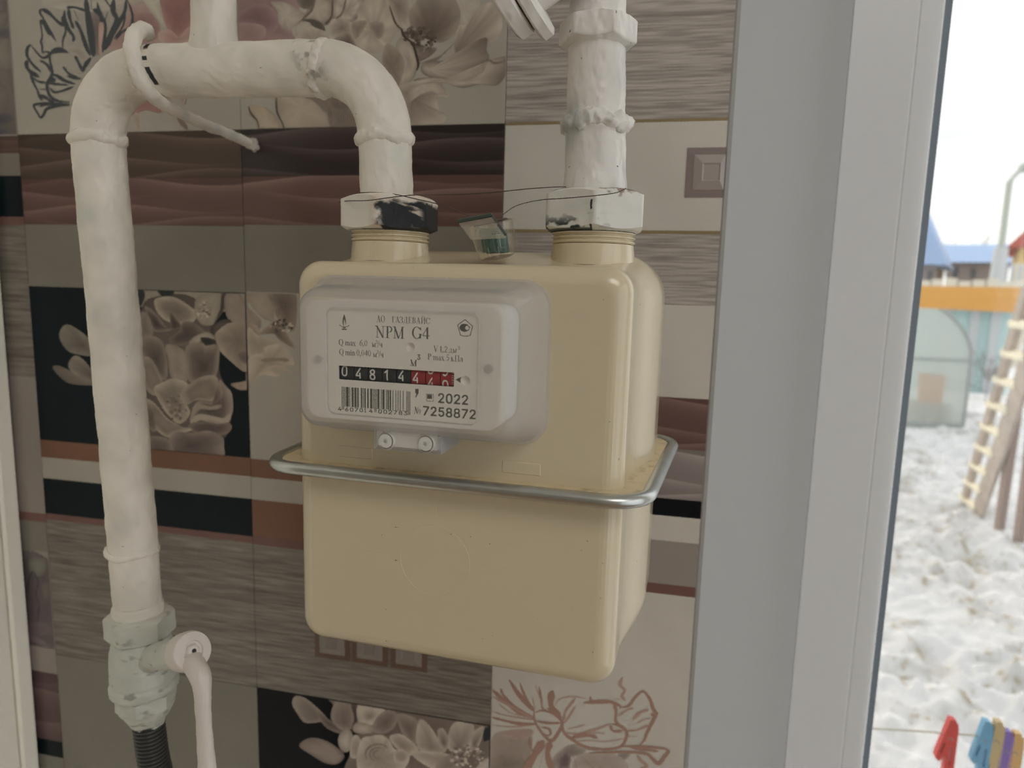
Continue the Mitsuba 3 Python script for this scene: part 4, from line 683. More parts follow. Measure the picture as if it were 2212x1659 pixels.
GL = {
 'A': (.72, U(S([(.12, 0), (.36, .97)], TN), S([(.33, 1.), (.58, 0)], TK), sbox(.2, .32, .5, .32 + TN), sf(.12, 0, .22), sf(.6, 0, .26))),
 'O': (.74, ring(.37, .5, .34, .52, TK, .05)),
 'G': (.74, U(ring(.38, .5, .34, .52, TK, .05).difference(sbox(.56, .38, 1, .78)), st(.62, TK, .42, .04), sf(.62, .42, .0) if 0 else sbox(.5, .38, .76, .42), S([(.645, .98), (.665, .70)], .05))),
 'C': (.7, U(ring(.38, .5, .34, .52, TK, .05).difference(sbox(.56, .26, 1, .74)), S([(.64, .98), (.66, .70)], .05))),
 'N': (.76, U(st(.16, TN), st(.62, TN), S([(.12, 1), (.62, 0)], TK), sf(.1, 1, .2), sf(.16, 0, .24), sf(.62, 1, .26))),
 'P': (.6, U(st(.2), ring(.3, .74, .27, .27, TK * .9, .045).intersection(sbox(.2, .4, 1, 1.2)), sf(.2, 0, .3), sf(.18, 1, .24))),
 'M': (.92, U(st(.16, TN), st(.74), S([(.14, 1), (.46, 0)], TK), S([(.46, 0), (.74, 1)], TN), sf(.1, 1, .2), sf(.16, 0, .24), sf(.74, 0, .28), sf(.8, 1, .2))),
 'V': (.68, U(S([(.1, 1), (.35, 0)], TK), S([(.35, 0), (.58, 1)], TN), sf(.12, 1, .26), sf(.58, 1, .22))),
 'Q': (.76, U(ring(.37, .5, .34, .52, TK, .05), S([(.4, .02), (.5, -.14), (.7, -.2)], .08))),
 'Г': (.56, U(st(.2), sbox(.06, 1 - SH, .52, 1), S([(.51, 1), (.52, .74)], .05), sf(.2, 0, .3))),
 'Д': (.74, U(S([(.2, .06), (.28, .98)], TN), st(.54), sbox(.2, .955, .66, 1.), sbox(.06, .0, .7, .05), st(.08, .05, .05, -.2), st(.68, .05, .05, -.2))),
 'Е': (.6, U(st(.19), sbox(.06, 0, .54, .045), sbox(.06, .955, .52, 1), sbox(.19, .49, .42, .535), S([(.52, 1), (.53, .76)], .045), S([(.54, 0), (.56, .26)], .045), S([(.42, .62), (.42, .4)], .04))),
 'В': (.64, U(st(.19), ring(.28, .74, .26, .27, TK * .9, .045).intersection(sbox(.19, .4, 1, 1.2)), ring(.28, .26, .31, .27, TK, .045).intersection(sbox(.19, -.1, 1, .6)), sf(.16, 0, .2), sf(.16, 1, .2))),
 'З': (.56, U(ring(.22, .74, .26, .26, TK * .9, .05).difference(sbox(-.1, .5, .2, .86)), ring(.22, .25, .3, .27, TK, .05).difference(sbox(-.2, .16, .2, .6)), S([(.04, .95), (.04, .74)], .05), S([(.0, .05), (0, .26)], .05))),
 'И': (.76, U(st(.17), st(.6), S([(.2, .08), (.57, .92)], TN), sf(.17, 0, .26), sf(.17, 1, .26), sf(.6, 0, .26), sf(.6, 1, .26))),
 'П': (.74, U(st(.17), st(.58), sbox(.05, .955, .7, 1), sf(.17, 0, .27), sf(.58, 0, .27))),
 '4': (.56, U(st(.38, TK), S([(.37, .98), (.06, .3)], TN * 1.1), sbox(.04, .25, .54, .32))),
 '6': (.54, U(ring(.26, .3, .24, .32, TK * .9, .05), S([(.08, .35), (.12, .66), (.26, .88), (.46, .99)], .075))),
 '0': (.54, ring(.26, .5, .23, .52, TK * .85, .045)),
 '1': (.44, U(st(.24), S([(.09, .86), (.26, .95)], .05), sf(.24, 0, .28))),
 '2': (.54, U(S([(.06, .74), (.1, .9), (.24, .98), (.38, .92), (.43, .76), (.36, .52), (.08, .07)], .085), sbox(.05, 0, .48, .1))),
 '5': (.5, U(S([(.14, .96), (.45, .96)], .09), S([(.15, .98), (.09, .56)], .05), S([(.08, .55), (.24, .6), (.4, .48), (.43, .28), (.33, .08), (.18, .02), (.05, .08)], .085))),
 '3': (.5, U(S([(.07, .8), (.16, .96), (.32, .94), (.38, .76), (.3, .58), (.18, .52)], .085), S([(.18, .54), (.36, .46), (.43, .27), (.34, .08), (.18, .02), (.05, .09)], .09))),
 ',': (.26, U(Point(.11, .05).buffer(.08), S([(.16, .05), (.14, -.1), (.05, -.2)], .05))),
 '/': (.34, S([(.04, -.1), (.3, 1.05)], .05)),
 ' ': (.3, None),
 'm': (.9, U(st(.15, TK, .64), st(.45, TK, .56), st(.75, TK, .56), S([(.15, .5), (.28, .62), (.4, .62), (.46, .5)], .07), S([(.46, .5), (.58, .62), (.7, .62), (.76, .5)], .07), sf(.08, .66, .16), sf(.15, 0, .24), sf(.45, 0, .22), sf(.75, 0, .24))),
 'a': (.52, U(st(.38, TK * .9, .5), S([(.08, .5), (.16, .62), (.3, .63), (.38, .5)], .08), ring(.2, .18, .19, .2, TK * .8, .05), sf(.44, 0, .16))),
 'x': (.54, U(S([(.07, .64), (.42, 0)], TK), S([(.42, .64), (.07, 0)], TN), sf(.09, .66, .24), sf(.42, .66, .2), sf(.07, 0, .2), sf(.43, 0, .24))),
 'i': (.3, U(st(.15, TK, .64), Point(.14, .85).buffer(.08), sf(.15, 0, .24), sf(.09, .66, .14))),
 'n': (.6, U(st(.15, TK, .64), st(.45, TK, .56), S([(.15, .5), (.28, .62), (.4, .62), (.46, .5)], .07), sf(.08, .66, .16), sf(.15, 0, .24), sf(.45, 0, .24))),
 'м': (.74, U(st(.15, TN, .64), st(.6, TK, .66), S([(.13, .66), (.37, 0)], TK), S([(.37, 0), (.6, .66)], TN), sf(.1, .66, .16), sf(.15, 0, .22), sf(.6, 0, .24), sf(.64, .66, .16))),
 'ч': (.6, U(st(.43, TK, .66), S([(.14, .66), (.16, .38), (.3, .28), (.43, .34)], .09), sf(.14, .66, .22), sf(.43, .66, .22), sf(.43, 0, .24))),
 'д': (.6, U(S([(.16, .04), (.22, .64)], TN), st(.44, TK, .66), sbox(.16, .615, .55, .66), sbox(.04, 0, .57, .05), st(.06, .05, .05, -.16), st(.55, .05, .05, -.16))),
 'к': (.56, U(st(.15, TK, .66), S([(.18, .3), (.4, .62)], TN), S([(.22, .38), (.44, .02)], TK), sf(.15, 0, .24), sf(.15, .66, .24), sf(.46, 0, .18))),
 '№': (1.0, U(S([(.2, .02), (.26, 1)], TN), S([(.24, 1), (.5, .04)], TK), S([(.5, .02), (.54, .92), (.66, 1.0)], TN), S([(.2, .03), (.06, .03)], .06), S([(.12, .98), (.28, .98)], .05), ring(.8, .44, .16, .25, .07, .04), sbox(.66, .02, .96, .07))),
}
GL['А'], GL['О'], GL['С'], GL['а'] = GL['A'], GL['O'], GL['C'], GL['a']
GL['Й'] = (.76, U(GL['И'][1], S([(.24, 1.26), (.32, 1.12), (.46, 1.12), (.54, 1.26)], .06)))
def serif(s, px, py, px1, cap_m, rise=None):
    "the line s from pixel (px, py) on the baseline to px1; rise: pixel y of the baseline's right end"
    x, gs = 0, []
    for ch in s:
        adv, g = GL[ch]
        if g is not None: gs.append(affinity.translate(g, x, 0))
        x += adv * (1.0)
    p = unary_union(gs); e = p.bounds; a = CP(px, py); b = CP(px1, py)
    return affinity.translate(affinity.scale(affinity.translate(p, -e[0], 0), (b[0] - a[0]) / (e[2] - e[0]), cap_m, origin=(0, 0)), a[0], a[1])
def hgt(px, p0, p1): return abs(CP(px, p0)[1] - CP(px, p1)[1])
polys = [serif('АО', 814, 695.5, 832, hgt(822, 681, 695.5)), serif('ГАЗДЕВАЙС', 847, 696.5, 929.5, hgt(890, 683.5, 697)),
         serif('NPM', 811, 728.8, 874, hgt(840, 703, 728.6)), serif('G4', 890.5, 731, 928.5, hgt(910, 705.5, 731)),
         serif('Q', 732.5, 745.2, 742, hgt(737, 732.5, 745.2)), serif('max', 745.5, 746, 769.5, hgt(737, 732.5, 745.2)), serif('6,0', 777.5, 746.5, 793.7, hgt(785, 734, 746.7)),
         serif('м', 803.5, 749.3, 812.3, hgt(737, 732.5, 745.4)), serif('3', 812, 742.3, 816.6, hgt(814, 735.4, 742.3)), serif('/', 815.5, 749.8, 820, hgt(818, 737, 749.8)), serif('ч', 819.5, 750, 827, hgt(737, 732.5, 745.4)),
         serif('Q', 733.5, 766, 743, hgt(737, 753.3, 766)), serif('min', 746, 767, 768, hgt(737, 753.3, 766)), serif('0,040', 771, 767.8, 801.5, hgt(785, 755.5, 768)),
         serif('м', 806, 770.9, 814.5, hgt(737, 753.3, 766.2)), serif('3', 814, 763.6, 818.8, hgt(816, 756.4, 763.6)), serif('/', 818, 771, 822.3, hgt(820, 758.4, 771)), serif('ч', 822, 771.5, 829.2, hgt(737, 753.3, 766.2)),
         serif('V', 936.5, 759.4, 947, hgt(940, 746.2, 759.2)), serif('1,2', 950.5, 760.4, 967, hgt(957, 747.2, 760.2)), serif('дм', 970, 761.5, 987, hgt(975, 748.4, 761.6)), serif('3', 989.5, 755.4, 994.3, hgt(992, 747.5, 755.4)),
         serif('P', 924, 776.5, 932, hgt(928, 763.2, 776.5)), serif('max', 935.5, 777.6, 961, hgt(945, 764.5, 777.8)), serif('5', 964.5, 778.6, 970.7, hgt(967, 765.7, 778.6)), serif('кПа', 974, 780, 1001, hgt(985, 766.6, 780)),
         serif('м', 886, 790.3, 901, hgt(893, 776.5, 790.3) / .66), inter('3', 901.5, 776.6, 908.6, hgt(905, 765.6, 776.6), True) and None,
         serif('№', 894.5, 893.3, 909.5, hgt(900, 878.2, 893.3))]
polys = [p for p in polys if p is not None]
# flame mark
fl = [Polygon(spline([(0, 1.0), (.13, .62), (.14, .25), (.0, 0), (-.14, .25), (-.13, .62)], 48, True)).difference(affinity.translate(Polygon(spline([(0, .62), (.07, .3), (.06, .1), (0, .02), (-.06, .1), (-.07, .3)], 40, True)), .02, 0)),
      U(S([(-.46, .12), (-.2, .0), (0, -.08)], .05), S([(.46, .12), (.2, .0), (0, -.08)], .05), Polygon([(-.2, 0), (.2, 0), (.05, -.14), (-.05, -.14)]).difference(Point(0, .05).buffer(.08))), sbox(-.23, -.27, .23, -.17)]
polys.append(place(unary_union(fl), 744.3, 705.5, hgt(744, 680, 706)))
# mark of the state register: pentagon with an ellipse and a small ring
pent = Polygon([(0, .5), (.49, .12), (.36, -.44), (.18, -.5), (-.1, -.5), (-.28, -.45), (-.47, .14)])
reg = U(pent.difference(pent.buffer(-.045)), affinity.translate(affinity.scale(Point(0, 0).buffer(1, 32), .3, .235), -.03, -.0).difference(affinity.translate(affinity.scale(Point(0, 0).buffer(1, 24), .125, .115), .14, .0)).difference(sbox(.22, .04, .3, .12)), S([(.2, .05), (.33, .05)], .05), S([(.26, .12), (.27, -.08), (.2, -.14)], .035))
polys.append(place(reg, 1004.6, 708, hgt(1004, 689, 726.5)))
# barcode
Lc = ['0001101', '0011001', '0010011', '0111101', '0100011', '0110001', '0101111', '0111011', '0110111', '0001011']
inv = lambda s: ''.join('10'[int(c)] for c in s)
code, par = '4607014002783', 'LGLLGG'
bits = '101' + ''.join(Lc[int(c)] if q == 'L' else inv(Lc[int(c)])[::-1] for c, q in zip(code[1:7], par)) + '01010' + ''.join(inv(Lc[int(c)]) for c in code[7:]) + '101'
b0, b1 = CP(739, 884)[0], CP(886.5, 894)[0]; ztop = CP(739, 835)[1]; zl = CP(739, 884.5)[1]; zs = CP(748, 878)[1]
bars = []
for i, c in enumerate(bits):
    if c == '1':
        x0 = b0 + (b1 - b0) * i / 95; x1 = b0 + (b1 - b0) * (i + 1.02) / 95; guard = i < 3 or 45 <= i < 50 or i >= 92; bars.append(sbox(x0, zl if guard else zs, x1, ztop))
polys.append(unary_union(bars))
# decimal comma, arrow, date sign
cm = CP(897.5, 839.5); hs_ = hgt(900, 838, 857)
polys.append(affinity.translate(affinity.scale(Polygon([(0, 0), (.4, 0), (.4, -.5), (.08, -1.0), (.02, -.98), (.14, -.52), (0, -.5)]), hs_, hs_, origin=(0, 0)), cm[0], cm[1]))
ar0, ar1, ar2 = CP(984.8, 820), CP(997.5, 813.6), CP(997.5, 828)
polys.append(Polygon([ar0, ar1, (ar1[0] - .0006, (ar1[1] + ar2[1]) / 2), ar2]).difference(Point(dB).buffer(dR * 1.02, 32)))
q0, q1 = CP(921.6, 850.3), CP(936.8, 867.5)
sq = sbox(q0[0], q1[1], q1[0], q0[1]); dd = (q1[0] - q0[0])
polys.append(U(sq.difference(sq.buffer(-dd * .06)), sbox(q0[0] + dd * .13, q1[1] + dd * .34, q1[0] - dd * .2, q0[1] - dd * .1)))
ink = [poly_mesh(p, .00006) for p in polys]
ink += [inter('3', 901.5, 776.6, 908.6, hgt(905, 765.6, 776.6), True), inter('2022', 946.8, 869.5, 1011.5, hgt(955, 848.2, 868.5), True), inter('7258872', 914.2, 896.3, 1028, hgt(920, 877, 896.3), True),
        inter('4', 730.5, 886.6, 738.2, hgt(735, 878.4, 886.6), True)]
for i, c in enumerate('607014'): x = 746 + i * 10.35; ink.append(inter(c, x, 887.8 + i * .62, x + (7.6 if c != '1' else 4.5), hgt(750, 879.6, 887.8), True))
for i, c in enumerate('002783'): x = 817.5 + i * 11.0; ink.append(inter(c, x, 892.6 + i * .72, x + 8.2, hgt(820, 884.2, 892.6), True))
k = put('gas_meter__dial_card__lettering', uvw(cat(ink), VC), 'ink'); tag(k, 'dark printed lettering of the dial card, barcode, serial number and year 2022')
# ---- counter drums and digits (drawn round the drums)
DR = .0078; dc = VC + .0012 + DR; dz = (wzt + wzb) / 2; pitch = (wx1 - wx0) / 8
def dr_pt(u, w, d=0.):
    a = w / DR; return mp(u, dc - (DR + d) * math.cos(a), dz + (DR + d) * math.sin(a))
DG = {'0': [[(.0, .28), (0, .72), (.08, .92), (.25, 1), (.42, .92), (.5, .72), (.5, .28), (.42, .08), (.25, 0), (.08, .08), (0, .28)]],
      '4': [[(.42, 1), (0, .3), (0, .25), (.45, .25)], [(.42, .52), (.42, 0)]], '1': [[(.05, .75), (.3, 1), (.3, 0)]],
      '8': [[(.25, .55), (.06, .66), (.04, .86), (.25, 1), (.46, .86), (.44, .66), (.25, .55), (.04, .4), (0, .2), (.1, .03), (.25, 0), (.4, .03), (.5, .2), (.46, .4), (.25, .55)]],
      '3': [[(.0, .85), (.12, 1), (.38, 1), (.48, .8), (.4, .58), (.2, .54), (.42, .48), (.5, .25), (.38, 0), (.1, 0), (0, .15)]],
      '9': [[(.45, .55), (.25, .45), (.04, .6), (.04, .86), (.25, 1), (.46, .86), (.48, .5), (.4, .15), (.2, 0), (.04, .08)]], '5': [[(.46, 1), (.06, 1), (.04, .56), (.3, .6), (.48, .42), (.48, .18), (.3, 0), (.04, .06)]], '7': [[(0, 1), (.48, 1), (.18, 0)]], '2': [[(.02, .8), (.12, 1), (.38, 1), (.48, .78), (.02, 0), (.5, 0)]]}
DH = .0041; STEP = .0062
offs = [.0006, .0, -.0002, .0, .0001, -.0004, -.0022, -.0028]
for i, c in enumerate('04814440'):
    u0, u1 = wx0 + i * pitch, wx0 + (i + 1) * pitch
    ang = np.linspace(0, 2 * np.pi, 49)[:-1]; R = []
    for uu, rr in ((u0 + .0003, DR * .9), (u0 + .0003, DR), (u0 + pitch * .66, DR), (u0 + pitch * .66, DR * .975), (u1 - .0001, DR * .975), (u1 - .0001, DR * .9)):
        R.append([mp(uu, dc - rr * math.cos(a), dz + rr * math.sin(a)) for a in ang])
    kd = put('gas_meter__counter_drum', grid_mesh(R), 'drum_black' if i < 5 else 'drum_red', 30)
    if i == 0: tag(kd, 'black counter drum')
    if i == 5: tag(kd, 'red counter drum')
    seqd = '0123456789'; n = int(c); gl = []
    for dn, ch in ((0, c), (1, seqd[(n - 1) % 10]), (-1, seqd[(n + 1) % 10])):
        if ch not in DG: continue
        s = unary_union([LineString(l if ch in '147' else spline(l, 60)).buffer(.075) for l in DG[ch]])
        s = affinity.scale(s, DH, DH, origin=(0, 0)); s = affinity.translate(s, u0 + pitch * .13 + .0004, -DH / 2 + offs[i] + dn * STEP); gl.append(s)
    if i == 7: gl += [sbox(u1 - .0015, y_, u1 - (.0004 if j_ != 4 else .0002), y_ + .0002) for j_, y_ in enumerate(np.arange(-.004, .0045, .0009))]
    g = unary_union(gl).intersection(sbox(u0, -.0055, u1 - .0002, .0055)).segmentize(.0003); v, f = trimesh.creation.triangulate_polygon(g if g.geom_type == 'Polygon' else g.geoms[0], engine='earcut') if 0 else (None, None)
    fm = flat_mesh(g); fm = fm.subdivide_to_size(.0006); fm.vertices = np.array([dr_pt(a, b, .00007) for a, b, _ in fm.vertices])
    put(kd + '__digit', fm, 'digit_white')
wellp = Polygon([(wx0 - .0003, wzb - .0003), (wx1 + .0003, wzb - .0003), (wx1 + .0003, wzt + .0003), (wx0 - .0003, wzt + .0003)])
put('gas_meter__counter_well', uvw(poly_mesh(wellp.difference(wellp.buffer(-.0003)), .0012), VC + .002), 'drum_black')
# cover screws
for px, py in ((688, 776.5), (1056.5, 797)):
    c = mf(px, py, -.083); put('gas_meter__cover_screw', lathe([(.0016, -.002), (.0018, .0006), (.0014, .0013), (0, .0016)], mp(c[0], -.0830, c[1]), -MV, 24), 'steel', 40)
# clear sealing tab under the cover with two plugs
t0, t1 = mf(808, 935, -.0805), mf(952, 983, -.0805)
tabp = Polygon([(t0[0], t1[1]), (t1[0], t1[1]), (t1[0], t0[1] + .006), (t0[0], t0[1] + .006)])
put('gas_meter__sealing_tab', uvw(poly_mesh(tabp.difference(tabp.buffer(-.0011)), .0245), -.0560), 'frosted', 30)
put('gas_meter__sealing_tab__front', uvw(flat_mesh(tabp), -.0806), 'clear_plastic')
inner = affinity.translate(tabp.buffer(-.0014), -.0007, 0)
put('gas_meter__sealing_tab__block', uvw(poly_mesh(inner, .004), -.0752), 'housing_white')
for px, py in ((836, 951), (922, 957)):
    c = mf(px, py, -.079); put('gas_meter__sealing_tab__plug', lathe([(.0042, -.002), (.0042, .0), (.0036, .0009), (.002, .0012), (0, .0008)], mp(c[0], -.0796, c[1]), -MV, 32), 'housing_white', 40)
# ------------------------------------------------------------------ gas pipes
PY = .354
def w3(x, y, z): return np.array([x, y, z + ZC])
def lumpy(m, amp, s, seed=1):
    n = m.vertex_normals; m.vertices = m.vertices + n * (amp * (nnoise(m.vertices * s, seed) - .5) * 2)[:, None]; return m
def bead(c, axis, R, r, amp=.0012, seed=1):
    a = np.asarray(axis, float) / np.linalg.norm(axis); e = np.cross(a, [0, 1, 0]) if abs(a[1]) < .9 else np.cross(a, [1, 0, 0]); e /= np.linalg.norm(e); b = np.cross(a, e)
    an = np.arange(160) * 2 * np.pi / 160; k = np.arange(16) * 2 * np.pi / 16; Rg = []
    for t in an:
        o = np.cos(t) * e + np.sin(t) * b; wob = a * .0008 * math.sin(3 * t + seed)
        Rg.append([c + o * R + wob + r * (np.cos(q) * o + 1.25 * np.sin(q) * a) for q in k])
    Rg.append(Rg[0]); m = grid_mesh(Rg, True, (False, False)); return lumpy(lumpy(m, amp, 260, seed), amp * .5, 620, seed + 3)
def rough(m, seed, a=1.):
    "brush marks, runs and pitting of thick old paint"
    v = m.vertices; n = m.vertex_normals; w = lambda f, s: nnoise(v * f, seed + s) - .5
    d = .0007 * w(55, 1) + .00055 * w(150, 2) + .00030 * w(420, 3) + .0006 * np.clip(nnoise(v * 200, seed + 4) - .72, 0, 1) - .0012 * np.clip(nnoise(v * 330, seed + 5) - .8, 0, 1)
    m.vertices = v + n * (a * d)[:, None]; return m
RP = .0141
pts = [w3(-.3161, PY, -.224), w3(-.3185, PY, -.15), w3(-.3225, PY, -.03), w3(-.3266, PY, .0785)]
pts = list(spline(pts, 40))
cxl, czl, RE = -.2911, .0790, .0352
for t in np.linspace(0, np.pi / 2, 22)[1:]: pts.append(w3(cxl - RE * math.cos(t), PY, czl + RE * math.sin(t)))
cxr, czr = -.1835, .0770
for t in np.linspace(0, 1, 16)[1:]: pts.append(w3(cxl + (cxr - cxl) * t, PY, czl + RE + (czr - czl) * t))
for t in np.linspace(0, np.pi / 2, 22)[1:]: pts.append(w3(cxr + RE * math.sin(t), PY, czr + RE * math.cos(t)))
for z in np.linspace(.0765, .0155, 14)[1:]: pts.append(w3(-.1483 + .0034 * (.0765 - z) / .0645, PY, z))
pts, _ = resample(pts, 560)
U1 = rough(tube(pts, RP, 96), 3)
gx0, gx1 = at(322, 95, PY - .006)[0], at(372, 208, PY)[0]; gz0, gz1 = at(322, 95, PY - .006)[2], at(372, 208, PY)[2]
gx0, gx1, gz0, gz1 = map(float, (gx0, gx1, gz0, gz1))
def pipe_fn(p, n, uv):
    "old cream paint, with a bare black strip beside the hook and a scorched weld"
    c = paint_fn(p, n, uv)
    t = dr.clip((p.z - gz1) / (gz0 - gz1), 0, 1); xg = gx1 + (gx0 - gx1) * (t + .25 * t * (1 - t)) + .0004 * noise(p.z * 700)
    k = smoothstep(.0019, .0012, dr.abs(p.x - xg)) * smoothstep(.012, .03, dr.abs(t - .56)) * smoothstep(.2, .32, noise(p.z * 300, 3.)) * dr.select((p.y < PY) & (p.z > gz1 - .004) & (p.z < gz0 + .001), 1., 0.)
    c = mix(c, (.014, .02, .022), k)
    w = smoothstep(.012, .002, dr.abs(p.x - (cxr - .001) + .3 * (p.z - .112 - ZC))) * smoothstep(.5, .72, fbm(p.x * 200, p.y * 200, p.z * 200)) * dr.select(p.z > .09 + ZC, 1., 0.)
    return mix(c, (.27, .26, .22), .8 * w)
scene['gas_pipe_paint'] = P(proc(pipe_fn), .42, spec=.5, bump=paint_bump, bscale=2.2e-3)
tag('gas_pipe', 'cream-painted gas pipe bent in an upside-down U from the left side down into the meter', 'pipe')
put('gas_pipe__bent_pipe', U1, 'gas_pipe_paint', True)
tx = -.248
tee = lathe([(.0118, -.006), (.0121, -.001), (.0122, .001), (.0121, .003), (.0119, .006), (.0117, .010)] + [(.0116, z) for z in np.linspace(.014, .1, 60)] + [(.0116, .3)], w3(tx, PY, .1215), [.004, 0, 1], 80)
tv = tee.vertices; tv[:, 0] = w3(tx, PY, 0)[0] + (tv[:, 0] - tx) * (1 + .75 * np.exp(-np.clip(tv[:, 2] - ZC - .1195, 0, 1) / .0042)); tee.vertices = tv
put('gas_pipe__tee_branch', rough(tee, 5, .8), 'gas_pipe_paint', True)
for i, (c, ax, R, r) in enumerate(((w3(-.3266, PY, .0775), (0, 0, 1), .0128, .0029), (w3(-.1483, PY, .0752), (0, 0, 1), .0128, .0031), (w3(-.1822, PY, .1118), (1, 0, -.2), .0134, .0021), (w3(-.292, PY, .1143), (1, 0, 0), .0131, .0014), (w3(-.3188, PY, -.1720), (.03, 0, 1), .0142, .0017))):
    put('gas_pipe__weld_bead', bead(c, ax, R, r, .0009 if i < 4 else .0003, i + 2), 'gas_pipe_paint', True)
put('gas_pipe__threaded_collar', lathe([(.0140, -.004), (.0149, -.003), (.0152, .003), (.0143, .005), (.014, .006)], w3(-.3168, PY, -.2125), [-.03, 0, 1], 40), 'gas_pipe_paint', True)

# riser on the right
rx, ry = -.0352, .3487
def rpos(z): return w3(rx - .0022 * np.clip((z - .05) / .08, 0, 3), ry, z)
rp = np.array([.012, .030, .047, .0505, .0535, .058, .066, .0735, .0755, .0785, .0815, .084, .09, .105, .1115, .13, .16, .22])
rr = np.array([.0148, .0152, .0160, .0157, .0151, .0148, .0147, .0147, .0152, .0154, .0150, .0143, .0141, .0139, .0139, .0136, .0136, .0136])
zz_ = np.concatenate([np.linspace(.0155, .15, 260), [.2, .3]]); ri = np.interp(zz_, rp, rr)
tag('gas_pipe_001', 'white-painted vertical gas pipe rising from the right nut of the meter', 'pipe')
put('gas_pipe_001__pipe', rough(tube([rpos(z) for z in zz_], ri, 110), 8, .95), 'riser_paint', True)
put('gas_pipe_001__weld_bead', bead(rpos(.0787), (0, 0, 1), .0140, .0036, .0020, 9), 'riser_paint', True)
hx = hexnut(rpos(.1128), .0188, .0155, 0, .0036, math.radians(-60), .002); hx = hx.subdivide().subdivide().subdivide()
put('gas_pipe_001__hexagon_coupling', rough(hx, 4, 1.), 'riser_paint', 50)
# stop valve on the riser: tilted handle plates on a stem
tag('stop_valve', 'white-painted stop valve with two tilted round plates, at the top left of the right pipe', 'valve')
vd = ray(1130, 20); vd = vd / np.linalg.norm(vd); va = .93 * (C2W @ np.array([.80, -.60, 0])) - .36 * vd; va /= np.linalg.norm(va)
put('stop_valve__stem', lathe([(.009, -.014), (.0095, .02), (.008, .045), (.008, .06)], at(1185, -40, .330), va, 32), 'riser_paint', 30)
for px, py, yy, R, h in ((1138, -10, .325, .0205, .0032), (1090, -14, .322, .0205, .0040)):
    c = at(px, py, yy); put('stop_valve__handle_plate', lumpy(lathe([(.003, -h), (R - .002, -h), (R, -h + .0012), (R, h - .0012), (R - .002, h), (.003, h)], c, va, 60), .0003, 200, 3), 'riser_paint', 35)
put('stop_valve__washer', lathe([(.003, -.003), (.0165, -.003), (.0168, 0), (.0165, .003), (.003, .003)], at(1114, -12, .3235), va, 48), 'black_paint', 35)

# union nuts
NL, NR = mp(-.055, 0, 0), mp(.055, 0, 0)
tl0 = math.radians(-84)
NLf, NRf = [float(x) for x in NL], [float(x) for x in NR]
zl0, zr0 = NLf[2] + .0014, NRf[2] + .002
def nutL_fn(p, n, uv):
    th = dr.atan2(p.y - NLf[1], p.x - NLf[0])
    g = fbm(p.x * 260, p.y * 260, p.z * 260, octaves=4); s = fbm(p.x * 90 + p.z * 300, p.z * 90, p.y * 90)
    c = mix((.68, .65, .585), (.66, .56, .48), smoothstep(-1.75, -1.45, th) * smoothstep(.35, .6, s))
    k = smoothstep(-1.50, -1.36, th + .35 * (g - .5)) * smoothstep(.0235 + zl0, .0215 + zl0, p.z + .004 * (g - .5))
    k = k * (1 - .8 * smoothstep(.56, .68, s + .25 * (g - .5)) * smoothstep(-.45, -.6, th) * smoothstep(.0085 + zl0, .0115 + zl0, p.z))
    k = dr.maximum(k, smoothstep(.0092 + zl0, .0082 + zl0, p.z) * dr.select(th > -1.9, 1., .7))
    return mix(c, (.011, .013, .015), k)
def nutR_fn(p, n, uv):
    th = dr.atan2(p.y - NRf[1], p.x - NRf[0])
    g = fbm(p.x * 300, p.y * 300, p.z * 300, octaves=4); s = fbm(p.x * 120, p.y * 120, p.z * 160)
    c = mix((.68, .66, .61), (.60, .61, .58), s)
    k = smoothstep(.545, .66, fbm(p.x * 150 + 3, p.y * 150, p.z * 220)) * smoothstep(.018 + zr0, .010 + zr0, p.z) * dr.select(th < -1.45, 1., .25)
    k = dr.maximum(k, smoothstep(.0006, .0002, dr.abs(th + 1.53 + .05 * (g - .5)) * .02) * smoothstep(.3, .4, noise(p.z * 260, 7.)))
    k = dr.maximum(k, smoothstep(.0093 + zr0, .0085 + zr0, p.z) * dr.select(th < -1.5, .95, .2))
    c = mix(c, (.012, .02, .025), k)
    return mix(c, (.2, .1, .06), .8 * smoothstep(.62, .72, fbm(p.x * 170 + 8, p.y * 170, p.z * 170)) * smoothstep(.016 + zr0, .024 + zr0, p.z) * dr.select(th > -1.4, 1., 0.))
scene['nut_left_paint'] = P(proc(nutL_fn), .45, spec=.28, bump=paint_bump, bscale=2.2e-3)
scene['nut_right_paint'] = P(proc(nutR_fn), .4, bump=paint_bump, bscale=2.2e-3)
k = put('union_nut', hexnut(NL + [0, 0, .0096], .0268, .0182, .0147, .0028, tl0, .0028), 'nut_left_paint', 30)
tag(k, 'hexagonal pipe nut half cream, half bare black paint, on the left connection of the meter', 'nut')
k = put('union_nut', hexnut(NR + [0, 0, .0100], .0268, .0196, .0147, .0028, math.radians(-84.5), .0028), 'nut_right_paint', 30)
tag(k, 'hexagonal pipe nut with chipped white paint, on the right connection of the meter', 'nut')

